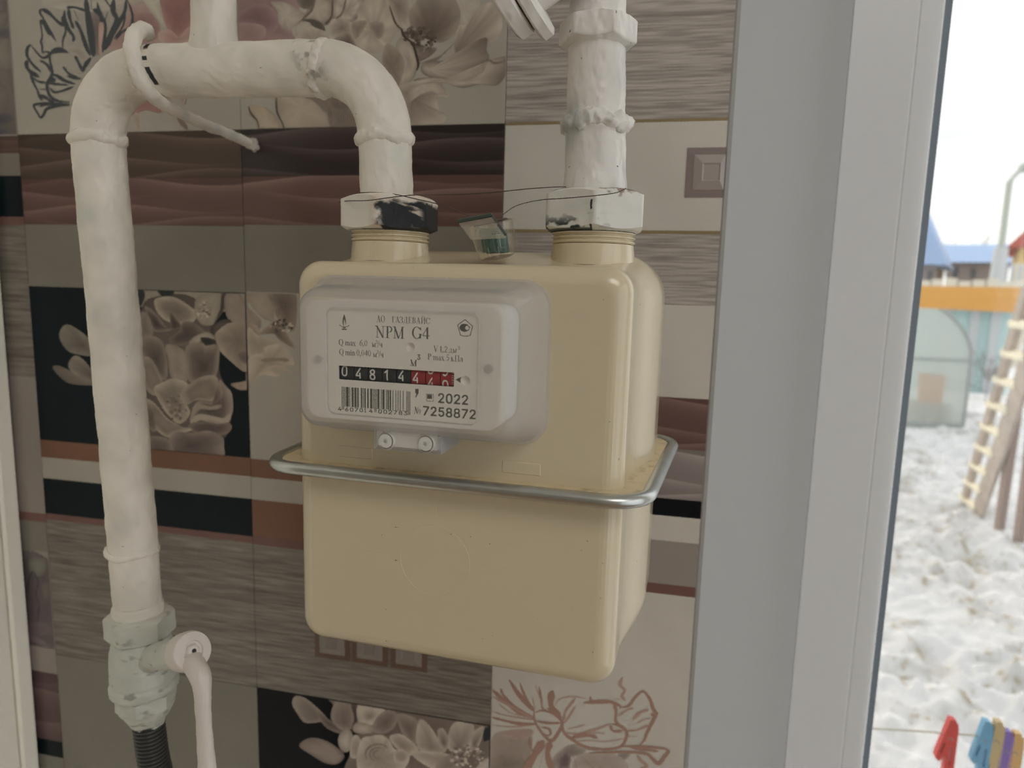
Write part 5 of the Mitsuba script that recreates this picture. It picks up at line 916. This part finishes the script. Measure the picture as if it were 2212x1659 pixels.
# hook that carries the pipe
hp = [np.array(at(541, 311, WY - .002)), at(493, 289, .442), at(422, 260, .398), at(366, 232, .361), at(334, 211, .3425), at(310, 183, .3345), at(294, 148, .3325), at(286, 113, .3325), at(288, 82, .337), at(302, 65, .346), at(315, 66, .3525), at(320, 74, .3575)]
hk = tube(spline(hp, 80), np.interp(np.linspace(0, 1, 80), [0, .35, .5, .9, 1], [.0034, .0036, .0040, .0042, .0036]), 24)
k = put('pipe_hook', lumpy(lumpy(hk, .0005, 160, 11), .0005, 480, 12), 'pipe_paint', True); tag(k, 'white-painted wall hook curling round the gas pipe near its left bend', 'hook')
k = put('pipe_hook__plaster_rim', lumpy(lathe([(.0030, -.004), (.0046, -.0034), (.0042, .0005), (.0030, .0014)], at(542, 312, WY - .0045), [0.15, -1, 0], 30), .0022, 600, 2), 'plaster')

# ball valve under the left pipe
def vz(py): return at(300, py, PY)[2]
ax = lambda z: np.array([-.3163 + .036 * (ZC - .216 - z), PY, z])
tag('ball_valve', 'grey-white painted ball valve with a hanging lever at the lower end of the left pipe', 'valve')
z0, z1 = vz(1371), vz(1322)
hxm = hexnut(ax(z0), .0208, z1 - z0, 0, .0022, math.radians(-82), .002).subdivide()
put('ball_valve__upper_nut', rough(hxm.subdivide(), 2, 1.1), 'valve_paint', 45)
zb = [vz(y) for y in (1560, 1548, 1536)]
prof = [(.0150, vz(1366)), (.0172, vz(1376)), (.0186, vz(1396)), (.0195, vz(1430)), (.0196, vz(1456)), (.0192, vz(1462)), (.0205, vz(1467)), (.0205, vz(1480)), (.0186, vz(1486)), (.0160, vz(1490))]
prof = prof[::-1]
bm = lathe([(r, z - ax(vz(1450))[2]) for r, z in prof], ax(vz(1450)), [-.036, 0, 1], 48)
bm = bm.subdivide().subdivide(); put('ball_valve__body', rough(bm, 5, 1.1), 'valve_paint', 45)
hxl = hexnut(ax(vz(1520)), .0184, vz(1484) - vz(1520), 0, .002, math.radians(-70), .002).subdivide().subdivide()
put('ball_valve__lower_nut', rough(hxl, 6, 1.3), 'valve_paint', 45)
put('ball_valve__hose_cone', lumpy(lathe([(.0092, 0), (.0105, .003), (.0135, .0085), (.016, .0125), (.0165, .014)], ax(vz(1558)), [-.036, 0, 1], 48), .0012, 320, 7), 'valve_paint', 35)
hub = at(412, 1407, .327); c0 = ax(vz(1420)); sd = hub - c0; sd /= np.linalg.norm(sd)
L_ = np.linalg.norm(hub - c0)
put('ball_valve__stem', lathe([(.0105, .004), (.0100, .016), (.0086, .019), (.0086, L_ - .013)], c0, sd, 32), 'valve_paint', 30)
put('ball_valve__lever_gap', lathe([(.0085, L_ - .0135), (.0085, L_ - .010)], c0, sd, 32), 'black_paint', 30)
lv = [hub - sd * .003 + [0, 0, -.004], at(422, 1440, .3215), at(434, 1466, .3175), at(437, 1500, .3155), at(440, 1560, .315), at(446, 1640, .315), at(452, 1700, .315)]
lt = tube(spline(lv, 50), np.interp(np.linspace(0, 1, 50), [0, .2, .33, .5, .66, .85, 1.], [.0066, .0060, .0058, .0046, .0042, .0048, .0062]), 20)
hubm = lathe([(.0075, -.0105), (.0112, -.009), (.0118, .001), (.0108, .0030), (.006, .0034), (.0055, .002), (.004, .002)], hub, sd, 40)
scene['lever_paint'] = P((.62, .57, .53), .4, bump=paint_bump, bscale=1.5e-3)
put('ball_valve__lever', cat([hubm, lumpy(lt, .0003, 160, 3)]), 'lever_paint', 35)
put('ball_valve__lever__screw_hole', lathe([(.0013, .0040), (.0013, .0046)], hub, sd, 16), 'black_paint')
put('ball_valve__lever__screw', lathe([(.0044, .0005), (.0042, .0032), (.0034, .0042), (.0012, .0044), (.001, .0036)], hub, sd, 6), 'lever_paint', 30)
# corrugated hose
hz0 = vz(1556); ha = [ax(hz0), ax(hz0 - .03) + [.002, 0, 0], ax(hz0 - .06) + [.007, .002, 0], ax(hz0 - .12) + [.02, .012, 0], ax(hz0 - .25) + [.06, .05, 0]]
hs, Lh = resample(spline(ha, 200), 1500); rad = .0088 + .0011 * np.cos(np.linspace(0, Lh / .0026, 1500) * 2 * np.pi)
k = put('gas_hose', tube(hs, rad, 28), 'hose_black', True); tag(k, 'black corrugated hose leaving the bottom of the ball valve', 'hose')

# sealing wire and its plastic seal
def wire(px, r=.00022):
    return tube(spline([at(*q) for q in px], 60), r, 6)
wm = cat([wire([(731, 437, .345), (752, 434, .334), (795, 433, .3262), (840, 427, .3255), (885, 422, .3265), (925, 421, .332), (990, 420, .335), (1060, 416, .335), (1140, 408, .332), (1200, 404, .334), (1228, 404, .342)]),
          wire([(776, 416, .338), (812, 416, .3375), (850, 419, .334), (895, 429, .3275), (935, 438, .329), (975, 450, .325), (1012, 466, .3155)]),
          wire([(1086, 464, .3135), (1110, 447, .317), (1140, 437, .32), (1176, 431, .3225), (1210, 429, .3215), (1260, 425, .3208), (1300, 421, .3202), (1332, 416, .321), (1352, 407, .326)])])
k = put('seal_wire', wm, 'wire_mat', True); tag(k, 'thin dark sealing wire strung between the two pipe nuts', 'wire')
tag('plastic_seal', 'small clear plastic seal with a green core lying on top of the meter', 'seal')
sc = mp(*np.array([mf(1069, 528, -.029)[0], -.029, mf(1069, 528, -.029)[1]])); sax = np.array([-.16, -.22, 1.0])
put('plastic_seal__body', lathe([(.0015, -.0062), (.0078, -.0062), (.0086, -.0056), (.0102, .004), (.0105, .0102), (.0095, .0108)], sc, sax, 40, (True, False)), 'seal_clear', 35)
gr = []
for i in range(12): a = i * 2 * np.pi / 12; gr.append(lathe([(.0017, -.0036), (.0017, .0066)], sc + np.array([math.cos(a) * .0048, math.sin(a) * .0048, 0]), sax, 10))
put('plastic_seal__green_core', cat(gr + [lathe([(.0047, -.0034), (.0047, .0064)], sc, sax, 24)]), 'seal_green', 30)
scene['flag_edge'] = P((.05, .065, .058), .25)
def bar_(a, b, r): return tube([a, b], r, 6)
fq = [at(990, 480, .3165), at(1063, 466, .3165), at(1092, 508, .3060), at(1015, 512, .3060)]
n_ = np.cross(fq[1] - fq[0], fq[3] - fq[0]); n_ /= np.linalg.norm(n_); n_ = n_ if n_[1] < 0 else -n_
v = np.array(fq + [q - n_ * .0016 for q in fq]); plate = trimesh.convex.convex_hull(v)
put('plastic_seal__flag', plate, 'seal_flag')
put('plastic_seal__flag__edge', bar_(fq[0] + n_ * .0004, fq[1] + n_ * .0004, .0011), 'flag_edge')
put('plastic_seal__flag__edge', bar_(fq[1] + n_ * .0002, fq[2] + n_ * .0002, .0006), 'flag_edge')
# print on the flag, laid out on the flag's own plane
def flagpt(s, t, d=.00006):
    p = (fq[0] * (1 - s) + fq[1] * s) * (1 - t) + (fq[3] * (1 - s) + fq[2] * s) * t; return p + n_ * d
def on_flag(m): m = m.copy(); m.vertices = np.array([flagpt(x, y) for x, y, _ in m.vertices]); return m
tm = text_mesh('SV2890161', 1., .1); e = tm.bounds; q = tm.vertices.copy(); q -= e[0]; q /= (e[1] - e[0])
m = tm.copy(); m.vertices = np.column_stack([.62 + .22 * q[:, 1] + .0 * q[:, 0], .08 + .86 * q[:, 0], q[:, 2] * 0])
m.vertices[:, 0] += .04
pr = [on_flag(m)]
pr.append(on_flag(flat_mesh(U(LineString(spline([(.30, .62), (.28, .45), (.40, .30), (.58, .36), (.62, .52), (.5, .62), (.42, .5), (.5, .44)], 40)).buffer(.014), Polygon(spline([(.1, .68), (.22, .6), (.36, .62), (.24, .72)], 24, True))))))
put('plastic_seal__flag__lettering', cat(pr), 'ink')
put('plastic_seal__bracket', cat([tube([at(1078, 512, .3055), at(1082, 535, .3055), at(1090, 535, .3055)], .00028, 6), tube([at(1054, 535, .306), at(1058, 553, .306)], .0003, 6), tube([at(1076, 533, .306), at(1080, 550, .306)], .0003, 6)]), 'seal_clear')

# tall cabinet on the left
cx1 = at(50, 1150, WY - .004)[0]
tag('tall_cabinet', 'tall white cabinet whose side panel stands at the left edge', 'cabinet')
put('tall_cabinet__body', cbox(-1.13, cx1, -.12, WY - .022, .08, 2.08, .003), 'cabinet_white', 30)
put('tall_cabinet__back_panel', cbox(-1.13, cx1 - .0012, WY - .020, WY - .004, .08, 2.08, .002), 'cabinet_white', 30)
put('tall_cabinet__plinth', bx(-1.1, cx1 - .03, -.07, WY - .01, 0, .08), 'cabinet_white')
put('tall_cabinet__door', cbox(-1.13, cx1, -.14, -.122, .09, 2.07, .002), 'cabinet_white', 30)
# ------------------------------------------------------------------ garden seen through the window
EH = 1.9; GZ = ZC - EH
def gnd(px, py): return ground_at(px, py, EH)
def snow_h(x, y):
    p = np.stack([x, y, 0 * x], -1)
    n = nfbm(p * [1.6, 1.6, 1], 4, 3); f = nfbm(p * [7, 7, 1], 3, 9); g = nfbm(p * [19, 19, 1], 2, 13)
    return .10 * (n - .5) + .13 * (f - .5) * 2 * np.clip(n * 1.6 - .2, 0, 1) + .05 * (g - .5)
def snow_patch(x0, x1, nx, y0, y1, ny, fade):
    X, Yg = np.meshgrid(np.linspace(x0, x1, nx), np.linspace(y0, y1, ny)); H = snow_h(X, Yg)
    i, j = np.meshgrid(np.arange(ny - 1), np.arange(nx - 1), indexing='ij'); a = (i * nx + j).ravel(); f = np.vstack([np.stack([a, a + 1, a + nx + 1], 1), np.stack([a, a + nx + 1, a + nx], 1)])
    return trimesh.Trimesh(np.column_stack([X.ravel(), Yg.ravel(), GZ + H.ravel()]), f, process=False)
def snow_fn(p, n, uv):
    g = fbm(p.x * 6, p.y * 6, 0, octaves=4); s = fbm(p.x * 34, p.y * 34, 3.)
    c = mix((.62, .625, .635), (.46, .46, .455), smoothstep(.5, .8, g))
    return mix(c, (.30, .25, .15), .75 * smoothstep(.62, .76, s * .6 + g * .45) * smoothstep(14., 4., p.y))
scene['snow'] = P(proc(snow_fn), .85, spec=.2)
struct('ground', cat([snow_patch(.2, 7.5, 330, .9, 12.5, 480, 1), snow_patch(7.5, 60, 90, .9, 12.5, 30, 1), snow_patch(-40, .2, 90, .9, 12.5, 30, 1), snow_patch(-60, 90, 120, 12.5, 130, 110, 1)]), 'snow', 'trampled snow with bits of dry grass in the garden', True)
# outer face of the house so that the wall is closed from outside
# clothes line and pegs
LY = .86
def lp(px, py): return at(px, py, LY)
k = put('clothes_line', tube(spline([at(1800, 1570, LY), at(1950, 1577, LY), at(2045, 1584, LY), at(2130, 1590, LY), at(2230, 1596, LY), at(2600, 1606, LY)], 50), .0011, 8), 'line_mat', True) if 0 else None
scene['line_mat'] = P((.52, .5, .42), .6)
k = put('clothes_line', tube(spline([at(1500, 1556, LY), at(1800, 1570, LY), at(1950, 1577, LY), at(2045, 1584, LY), at(2130, 1590, LY), at(2230, 1596, LY), at(2700, 1612, LY)], 60), .0011, 8), 'line_mat', True); tag(k, 'thin clothes line stretched outside the window', 'clothes line')
def peg(key, px, py, color, label, tilt, wood=False, sc=1.0, slot=True, dy=0.):
    mk = key + '_mat' if False else 'peg_' + '_'.join(f'{int(c * 100)}' for c in color)
    if mk not in scene: scene[mk] = P(color, .4)
    c = at(px, py, LY + dy)
    def place2(poly, d, y0):
        m = poly_mesh(poly, d); q = m.vertices.copy(); m.vertices = np.column_stack([c[0] + q[:, 0] * sc, c[1] + y0 + q[:, 2], c[2] + q[:, 1] * sc]); return m
    top = .0
    armR = Polygon([(.0005, .001), (.0075, -.003), (.0085, -.010), (.0085, -.080), (-.0005, -.082), (-.002, -.04), (-.0015, -.012)]).buffer(.0006)
    if slot: armR = armR.difference(LineString([(.0035, -.034), (.0035, -.056)]).buffer(.0015))
    armL = Polygon([(-.0005, .002), (.005, .001), (.004, -.012), (-.004, -.046), (-.0085, -.053), (-.0115, -.050), (-.0105, -.042)]).buffer(.0008)
    armL = affinity.rotate(armL, tilt, origin=(0, 0))
    if slot: armL = armL.difference(affinity.rotate(LineString([(-.0045, -.030), (-.0072, -.042)]).buffer(.0013), tilt, origin=(0, 0)))
    k0 = key; n = 0
    while k0 in labels: n += 1; k0 = f'{key}_{n:03d}'
    tag(k0, label, 'clothes peg', 'pegs on the clothes line')
    put(k0 + '__arm', place2(armR, .009, -.0045), mk); put(k0 + '__arm', place2(armL, .009, -.0045), mk)
    sp = [c + np.array([.001 + .0028 * math.cos(t), -.006 + .012 * t / 18.9, -.024 + .0028 * math.sin(t)]) for t in np.linspace(0, 18.9, 60)]
    put(k0 + '__spring', tube(sp, .0005, 6), 'steel', True)
peg('clothes_peg', 2052, 1554, (.55, .045, .045), 'red plastic clothes peg, standing apart from the others on the line', 0)
peg('clothes_peg', 2126, 1558, (.13, .36, .58), 'blue plastic clothes peg on the line', 2)
peg('clothes_peg', 2151, 1559, (.50, .40, .22), 'tan clothes peg between the blue and the purple one', 10, slot=False)
peg('clothes_peg', 2171, 1580, (.20, .13, .45), 'purple plastic clothes peg on the line', 8, slot=False)
peg('clothes_peg', 2192, 1584, (.60, .38, .16), 'orange-tan clothes peg right of the purple one', 8, slot=False)
# beam on posts
def bar(a, b, w, h, upv=(0, 0, 1)):
    a, b = np.asarray(a, float), np.asarray(b, float); t = b - a; t /= np.linalg.norm(t); s = np.cross(t, upv); s /= np.linalg.norm(s); u = np.cross(s, t)
    R = [[p + s * x * w / 2 + u * y * h / 2 for x, y in ((-1, -1), (1, -1), (1, 1), (-1, 1))] for p in (a, b)]
    return grid_mesh(R)
scene['pine'] = P(proc(lambda p, n, uv: mix((.56, .27, .05), (.62, .33, .08), fbm(p.x * 3, p.y * 3, p.z * 60))), .6)
b0, b1 = at(1860, 637, 6.4), at(2420, 655, 4.6)
tag('wooden_beam', 'ochre wooden beam on posts across the garden', 'beam')
put('wooden_beam__beam', bar(b0, b1, .12, .165), 'pine')
for q in (b0 + (b1 - b0) * .02, b1 - (b1 - b0) * .02): put('wooden_beam__post', bar([q[0], q[1], GZ - .05], [q[0], q[1], q[2] - .07], .11, .11, (0, 1, 0)), 'pine')
# ladder leaning on the beam
scene['old_wood'] = P(proc(lambda p, n, uv: mix((.46, .40, .345), (.34, .285, .24), fbm(p.x * 9, p.y * 9, p.z * 12))), .75)
scene['rung_wood'] = P((.74, .69, .54), .6)
scene['brown_wood'] = P((.24, .165, .13), .7)
gA = gnd(2083, 1083); tA = at(2208, 664, 4.98)
gB = gnd(2113, 1108); tB = tA + (gB - gA) * .95
tag('wooden_ladder', 'weathered wooden ladder leaning on the beam, its rung ends pale', 'ladder')
sw = (gB - gA) / np.linalg.norm(gB - gA)
put('wooden_ladder__stile', bar(gA, tA + (tA - gA) * .06, .045, .065, sw), 'old_wood'); put('wooden_ladder__stile', bar(gB, tB + (tB - gB) * .06, .03, .15, sw), 'old_wood')
for i in range(9):
    t = .02 + i * .115; a = gA + (tA - gA) * t; b = gB + (tB - gB) * t
    put('wooden_ladder__rung', tube([a - sw * .06, a + (b - a) * .9], .034, 12), 'rung_wood', True)
for i_, (px, py, px1, py1, yy, lb) in enumerate(((2158, 1142, 2196, 880, 5.6, 'brown wooden stake leaning beside the ladder in the snow, left one of two'), (2199, 1175, 2232, 930, 5.3, 'brown wooden stake at the right edge of the window, beyond the ladder'))):
    q0 = gnd(px, py); k = put('wooden_stake', bar(q0 - [0, 0, .05], at(px1, py1, yy), .05, .07, (0, 1, 0)), 'brown_wood'); tag(k, lb, 'stake')
# greenhouse
gc = gnd(2078, 925); SCL = gc[1]
scene['polycarb'] = {'type': 'blendbsdf', 'weight': .62, 'a': {'type': 'thindielectric', 'int_ior': 1.2}, 'b': {'type': 'principledthin', 'base_color': rgb((.62, .67, .65)), 'roughness': .5, 'spec_trans': 0., 'diff_trans': 1.2, 'eta': 1.4}}
scene['green_steel'] = P((.30, .33, .32), .5)
GW, GL_ = 3.0, 5.0; ang = np.linspace(0, np.pi, 25)
gd = np.array([.995, .08, 0]); gdep = np.array([-.30, .954, 0]); gc = gc + np.array([0, 0, -.02])
arch = [(0, 0)] + [(-GW / 2 + GW / 2 * math.cos(a), 1.02 + 1.0 * math.sin(a)) for a in ang] + [(-GW, 0)]
def gp(s, z, d): return gc + gd * s + gdep * d + np.array([0, 0, z])
tag('greenhouse', 'arched polycarbonate greenhouse in the snow behind the window frame', 'greenhouse')
v = np.array([gp(s, z, 0) for s, z in arch]); f = [[0, i, i + 1] for i in range(1, len(arch) - 1)]
put('greenhouse__end_panel', trimesh.Trimesh(v, f, process=False), 'polycarb')
put('greenhouse__roof', grid_mesh([[gp(s, z, d) for s, z in arch] for d in (0, GL_)], False, (False, False)), 'polycarb')
put('greenhouse__hoop', tube([gp(s, z, -.02) for s, z in arch], .022, 8), 'green_steel', 30)
put('greenhouse__cross_bar', cat([bar(gp(0, 1.02, -.02), gp(-GW, 1.02, -.02), .03, .04), bar(gp(-1.0, 0, -.02), gp(-1.0, 1.95, -.02), .03, .04, (1, 0, 0)), bar(gp(0, .04, -.03), gp(-GW, .04, -.03), .05, .1)]), 'green_steel')
bk = at(2008, 872, gc[1] + .6); bk[2] = GZ + .28
scene['orange_plastic'] = P((.75, .28, .06), .5)
k = put('orange_bucket', lathe([(.16, 0), (.20, .42), (.215, .43), (.195, .43), (.15, .03)], bk, [0, 0, 1], 32), 'orange_plastic', 30); tag(k, 'orange bucket inside the greenhouse', 'bucket')
put('orange_bucket__stand', cbox(bk[0] - .25, bk[0] + .25, bk[1] - .2, bk[1] + .2, GZ - .03, bk[2], .01), 'old_wood')
# houses and fence behind
FA = .385; FN, FX = np.array([math.sin(FA), math.cos(FA), 0]), np.array([math.cos(FA), -math.sin(FA), 0])
FT = np.eye(4); FT[:3, 0], FT[:3, 1] = FX, FN
def far(px, py, D):
    "pixel -> (across, D, height) in a frame turned towards the view through the window"
    d = ray(px, py); q = EYE + d * (D / (d @ FN)); return np.array([q @ FX, D, q[2]])
def putf(key, mesh, mat, smooth=False): return put(key, mesh, mat, smooth, FT)
def fbox(px0, px1, pyb, pyt, Y, dep):
    a, b = far(px0, pyb, Y), far(px1, pyt, Y); return bx(a[0], b[0], Y, Y + dep, a[2], b[2])
scene['roof_blue'] = P((.32, .44, .66), .6); scene['log_brown'] = P((.27, .235, .225), .8); scene['wall_teal'] = P((.50, .66, .66), .8)
scene['house_yellow'] = P((.72, .53, .2), .8); scene['roof_red'] = P((.42, .09, .06), .7); scene['house_pale'] = P((.68, .63, .55), .8); scene['dark_glass'] = P((.08, .09, .1), .2)
scene['fence_pale'] = P((.66, .60, .50), .8); scene['concrete'] = P((.5, .52, .54), .8); scene['lamp_post_mat'] = P((.42, .45, .40), .6); scene['bark'] = P((.19, .16, .15), .9); scene['twig'] = P((.30, .28, .28), .9)
def gable(px0, px1, pye, pyr, Y, dep, over=.4):
    a, b, r = far(px0, pye, Y), far(px1, pye, Y), far((px0 + px1) / 2, pyr, Y)
    z0, z1 = a[2], r[2]
    v = np.array([(a[0] - over, Y - over, z0), (b[0] + over, Y - over, z0), (b[0] + over, Y + dep + over, z0), (a[0] - over, Y + dep + over, z0), (a[0] - over, Y + dep / 2, z1), (b[0] + over, Y + dep / 2, z1)])
    return trimesh.convex.convex_hull(v)
def house(key, label, px0, px1, pyb, pye, pyr, Y, dep, wm, rm, wins=(), side=False):
    tag(key, label, 'house'); a = far(px0, pyb, Y); b = far(px1, pye, Y)
    putf(key + '__wall', bx(a[0], b[0], Y, Y + dep, GZ - .1, b[2]), wm)
    if side:
        r = far((px0 + px1) / 2, pyr, Y); o = .5; cx_ = (a[0] + b[0]) / 2
        m = trimesh.convex.convex_hull(np.array([(a[0] - o, Y - o, b[2]), (b[0] + o, Y - o, b[2]), (cx_, Y - o, r[2]), (a[0] - o, Y + dep, b[2]), (b[0] + o, Y + dep, b[2]), (cx_, Y + dep, r[2])]))
    else: m = gable(px0, px1, pye, pyr, Y, dep)
    putf(key + '__roof', m, rm)
    for wx0_, wx1_, wy0_, wy1_ in wins: putf(key + '__window', fbox(wx0_, wx1_, wy0_, wy1_, Y - .06, .08), 'dark_glass')
house('log_house', 'low brown house with a pale blue roof behind the garden', 2040, 2180, 625, 567, 520, 52, 7, 'log_brown', 'roof_blue', ((2058, 2070, 600, 578), (2096, 2108, 600, 580)))
house('blue_house', 'house with a steep blue roof at the edge of the window frame', 1890, 2020, 625, 572, 400, 38, 9, 'log_brown', 'roof_blue', ((2004, 2014, 604, 586),), True)
house('yellow_house', 'yellow house with a red roof at the right edge of the window', 2189, 2330, 640, 534, 440, 40, 9, 'house_yellow', 'roof_red', ((2222, 2246, 600, 550),), True)
a, b = far(2180, 625, 37.), far(2330, 570, 37.)
k = 'garden_shed'; tag(k, 'pale boarded shed in front of the yellow house', 'shed'); putf(k + '__wall', bx(a[0], b[0], 37, 38.5, GZ - .1, b[2]), 'house_pale')
for i, px in enumerate(range(2184, 2320, 9)): q = far(px, 600, 36.97); putf(k + '__board', bx(q[0] - .05, q[0] + .05, 36.93, 36.99, GZ, b[2] - .05), 'fence_pale' if i % 2 else 'concrete')
k = 'picket_fence'; tag(k, 'long pale fence before the houses', 'fence')
a, b = far(1900, 620, 24.), far(2400, 612, 24.)
for i, x in enumerate(np.arange(a[0], b[0], .34)): putf(k + '__board', bx(x, x + .3, 24, 24.03, GZ - .05, b[2] + .12 * ((i * 7) % 3) / 3), 'fence_pale')
k = 'teal_shed'; tag(k, 'long pale teal shed behind the greenhouse', 'shed')
a, b = far(1960, 780, 17.), far(2195, 672, 17.); putf(k + '__wall', bx(a[0], b[0], 17, 20, GZ - .1, b[2]), 'wall_teal')
for px in (2046, 2105, 2150): q = far(px, 700, 16.95); putf(k + '__post', bx(q[0] - .08, q[0] + .08, 16.9, 17, GZ - .1, b[2] + .05), 'concrete')
putf(k + '__roof', bx(a[0] - .2, b[0] + .2, 16.7, 20.2, b[2], b[2] + .08), 'snow')
# street lamp
p0, p1, p2 = far(2157, 612, 30.), far(2181, 392, 30.), far(2205, 366, 30.); p0[0] = p1[0]; p0 = np.array([p1[0], 30, GZ - .1])
tag('street_lamp', 'tall street lamp post above the roofs', 'street lamp')
mid = far(2168, 535, 30.)[2]
putf('street_lamp__footing', lathe([(.28, 0), (.22, mid - p0[2])], p0, [0, 0, 1], 16), 'concrete', 30)
putf('street_lamp__pole', tube([[p1[0], 30, mid - .2], p1], .11, 12), 'lamp_post_mat', 30)
putf('street_lamp__arm', tube(spline([p1, p1 + [.25, -.1, .35], p2], 12), .07, 10), 'lamp_post_mat', 30)
putf('street_lamp__head', lathe([(.05, -.3), (.16, -.2), (.18, .2), (.06, .35)], p2 + [.2, 0, .08], [1, 0, .25], 16), 'lamp_post_mat', 30)
# bare trees and a bush
def tree(key, label, base, H, seed, rad, mat, n=5, spread=.55, cat_='tree'):
    r = np.random.default_rng(seed); ms = []; tw = []
    def grow(p, d, L, rad_, lev):
        q = p + d * L; mid_ = (p + q) / 2 + r.normal(0, .05 * L, 3); (ms if lev < 2 else tw).append(tube(spline([p, mid_, q], 5), np.linspace(rad_, rad_ * .6, 5), 5 if lev else 7))
        if lev >= 3: return
        for _ in range(n if lev else n + 2):
            dd = d + r.normal(0, spread, 3); dd[2] = abs(dd[2]) * .8 + .15; dd /= np.linalg.norm(dd); s = r.uniform(.4, 1.); grow(p + (q - p) * s, dd, L * r.uniform(.5, .72), rad_ * .5, lev + 1)
    grow(np.array(base, float), np.array([0, 0, 1.]), H * .45, rad, 0)
    tag(key, label, cat_); putf(key + '__trunk', cat(ms), mat, True); putf(key + '__twigs', cat(tw), mat, True); labels[key + '__twigs'] = {'kind': 'stuff'}
for i, (px, pyt, Y, s, lb) in enumerate(((2078, 470, 78, 1, 'bare tree behind the blue-roofed house, left of the street lamp'), (2118, 452, 86, 2, 'tall bare tree just left of the street lamp'))):
    base = far(px, 560, Y); H = far(px, pyt, Y)[2] - GZ; tree('bare_tree' + ('' if not i else f'_{i:03d}'), lb, (base[0], Y, GZ - .1), H * 1.05, s, .09, 'twig')
q = gnd(2128, 868); q = np.array([q @ FX, q @ FN, q[2]]); tree('bare_bush', 'dark bare bush in the snow between the greenhouse and the ladder', (q[0], q[1], GZ - .05), 1.25, 7, .012, 'bark', 6, .75, 'bush')
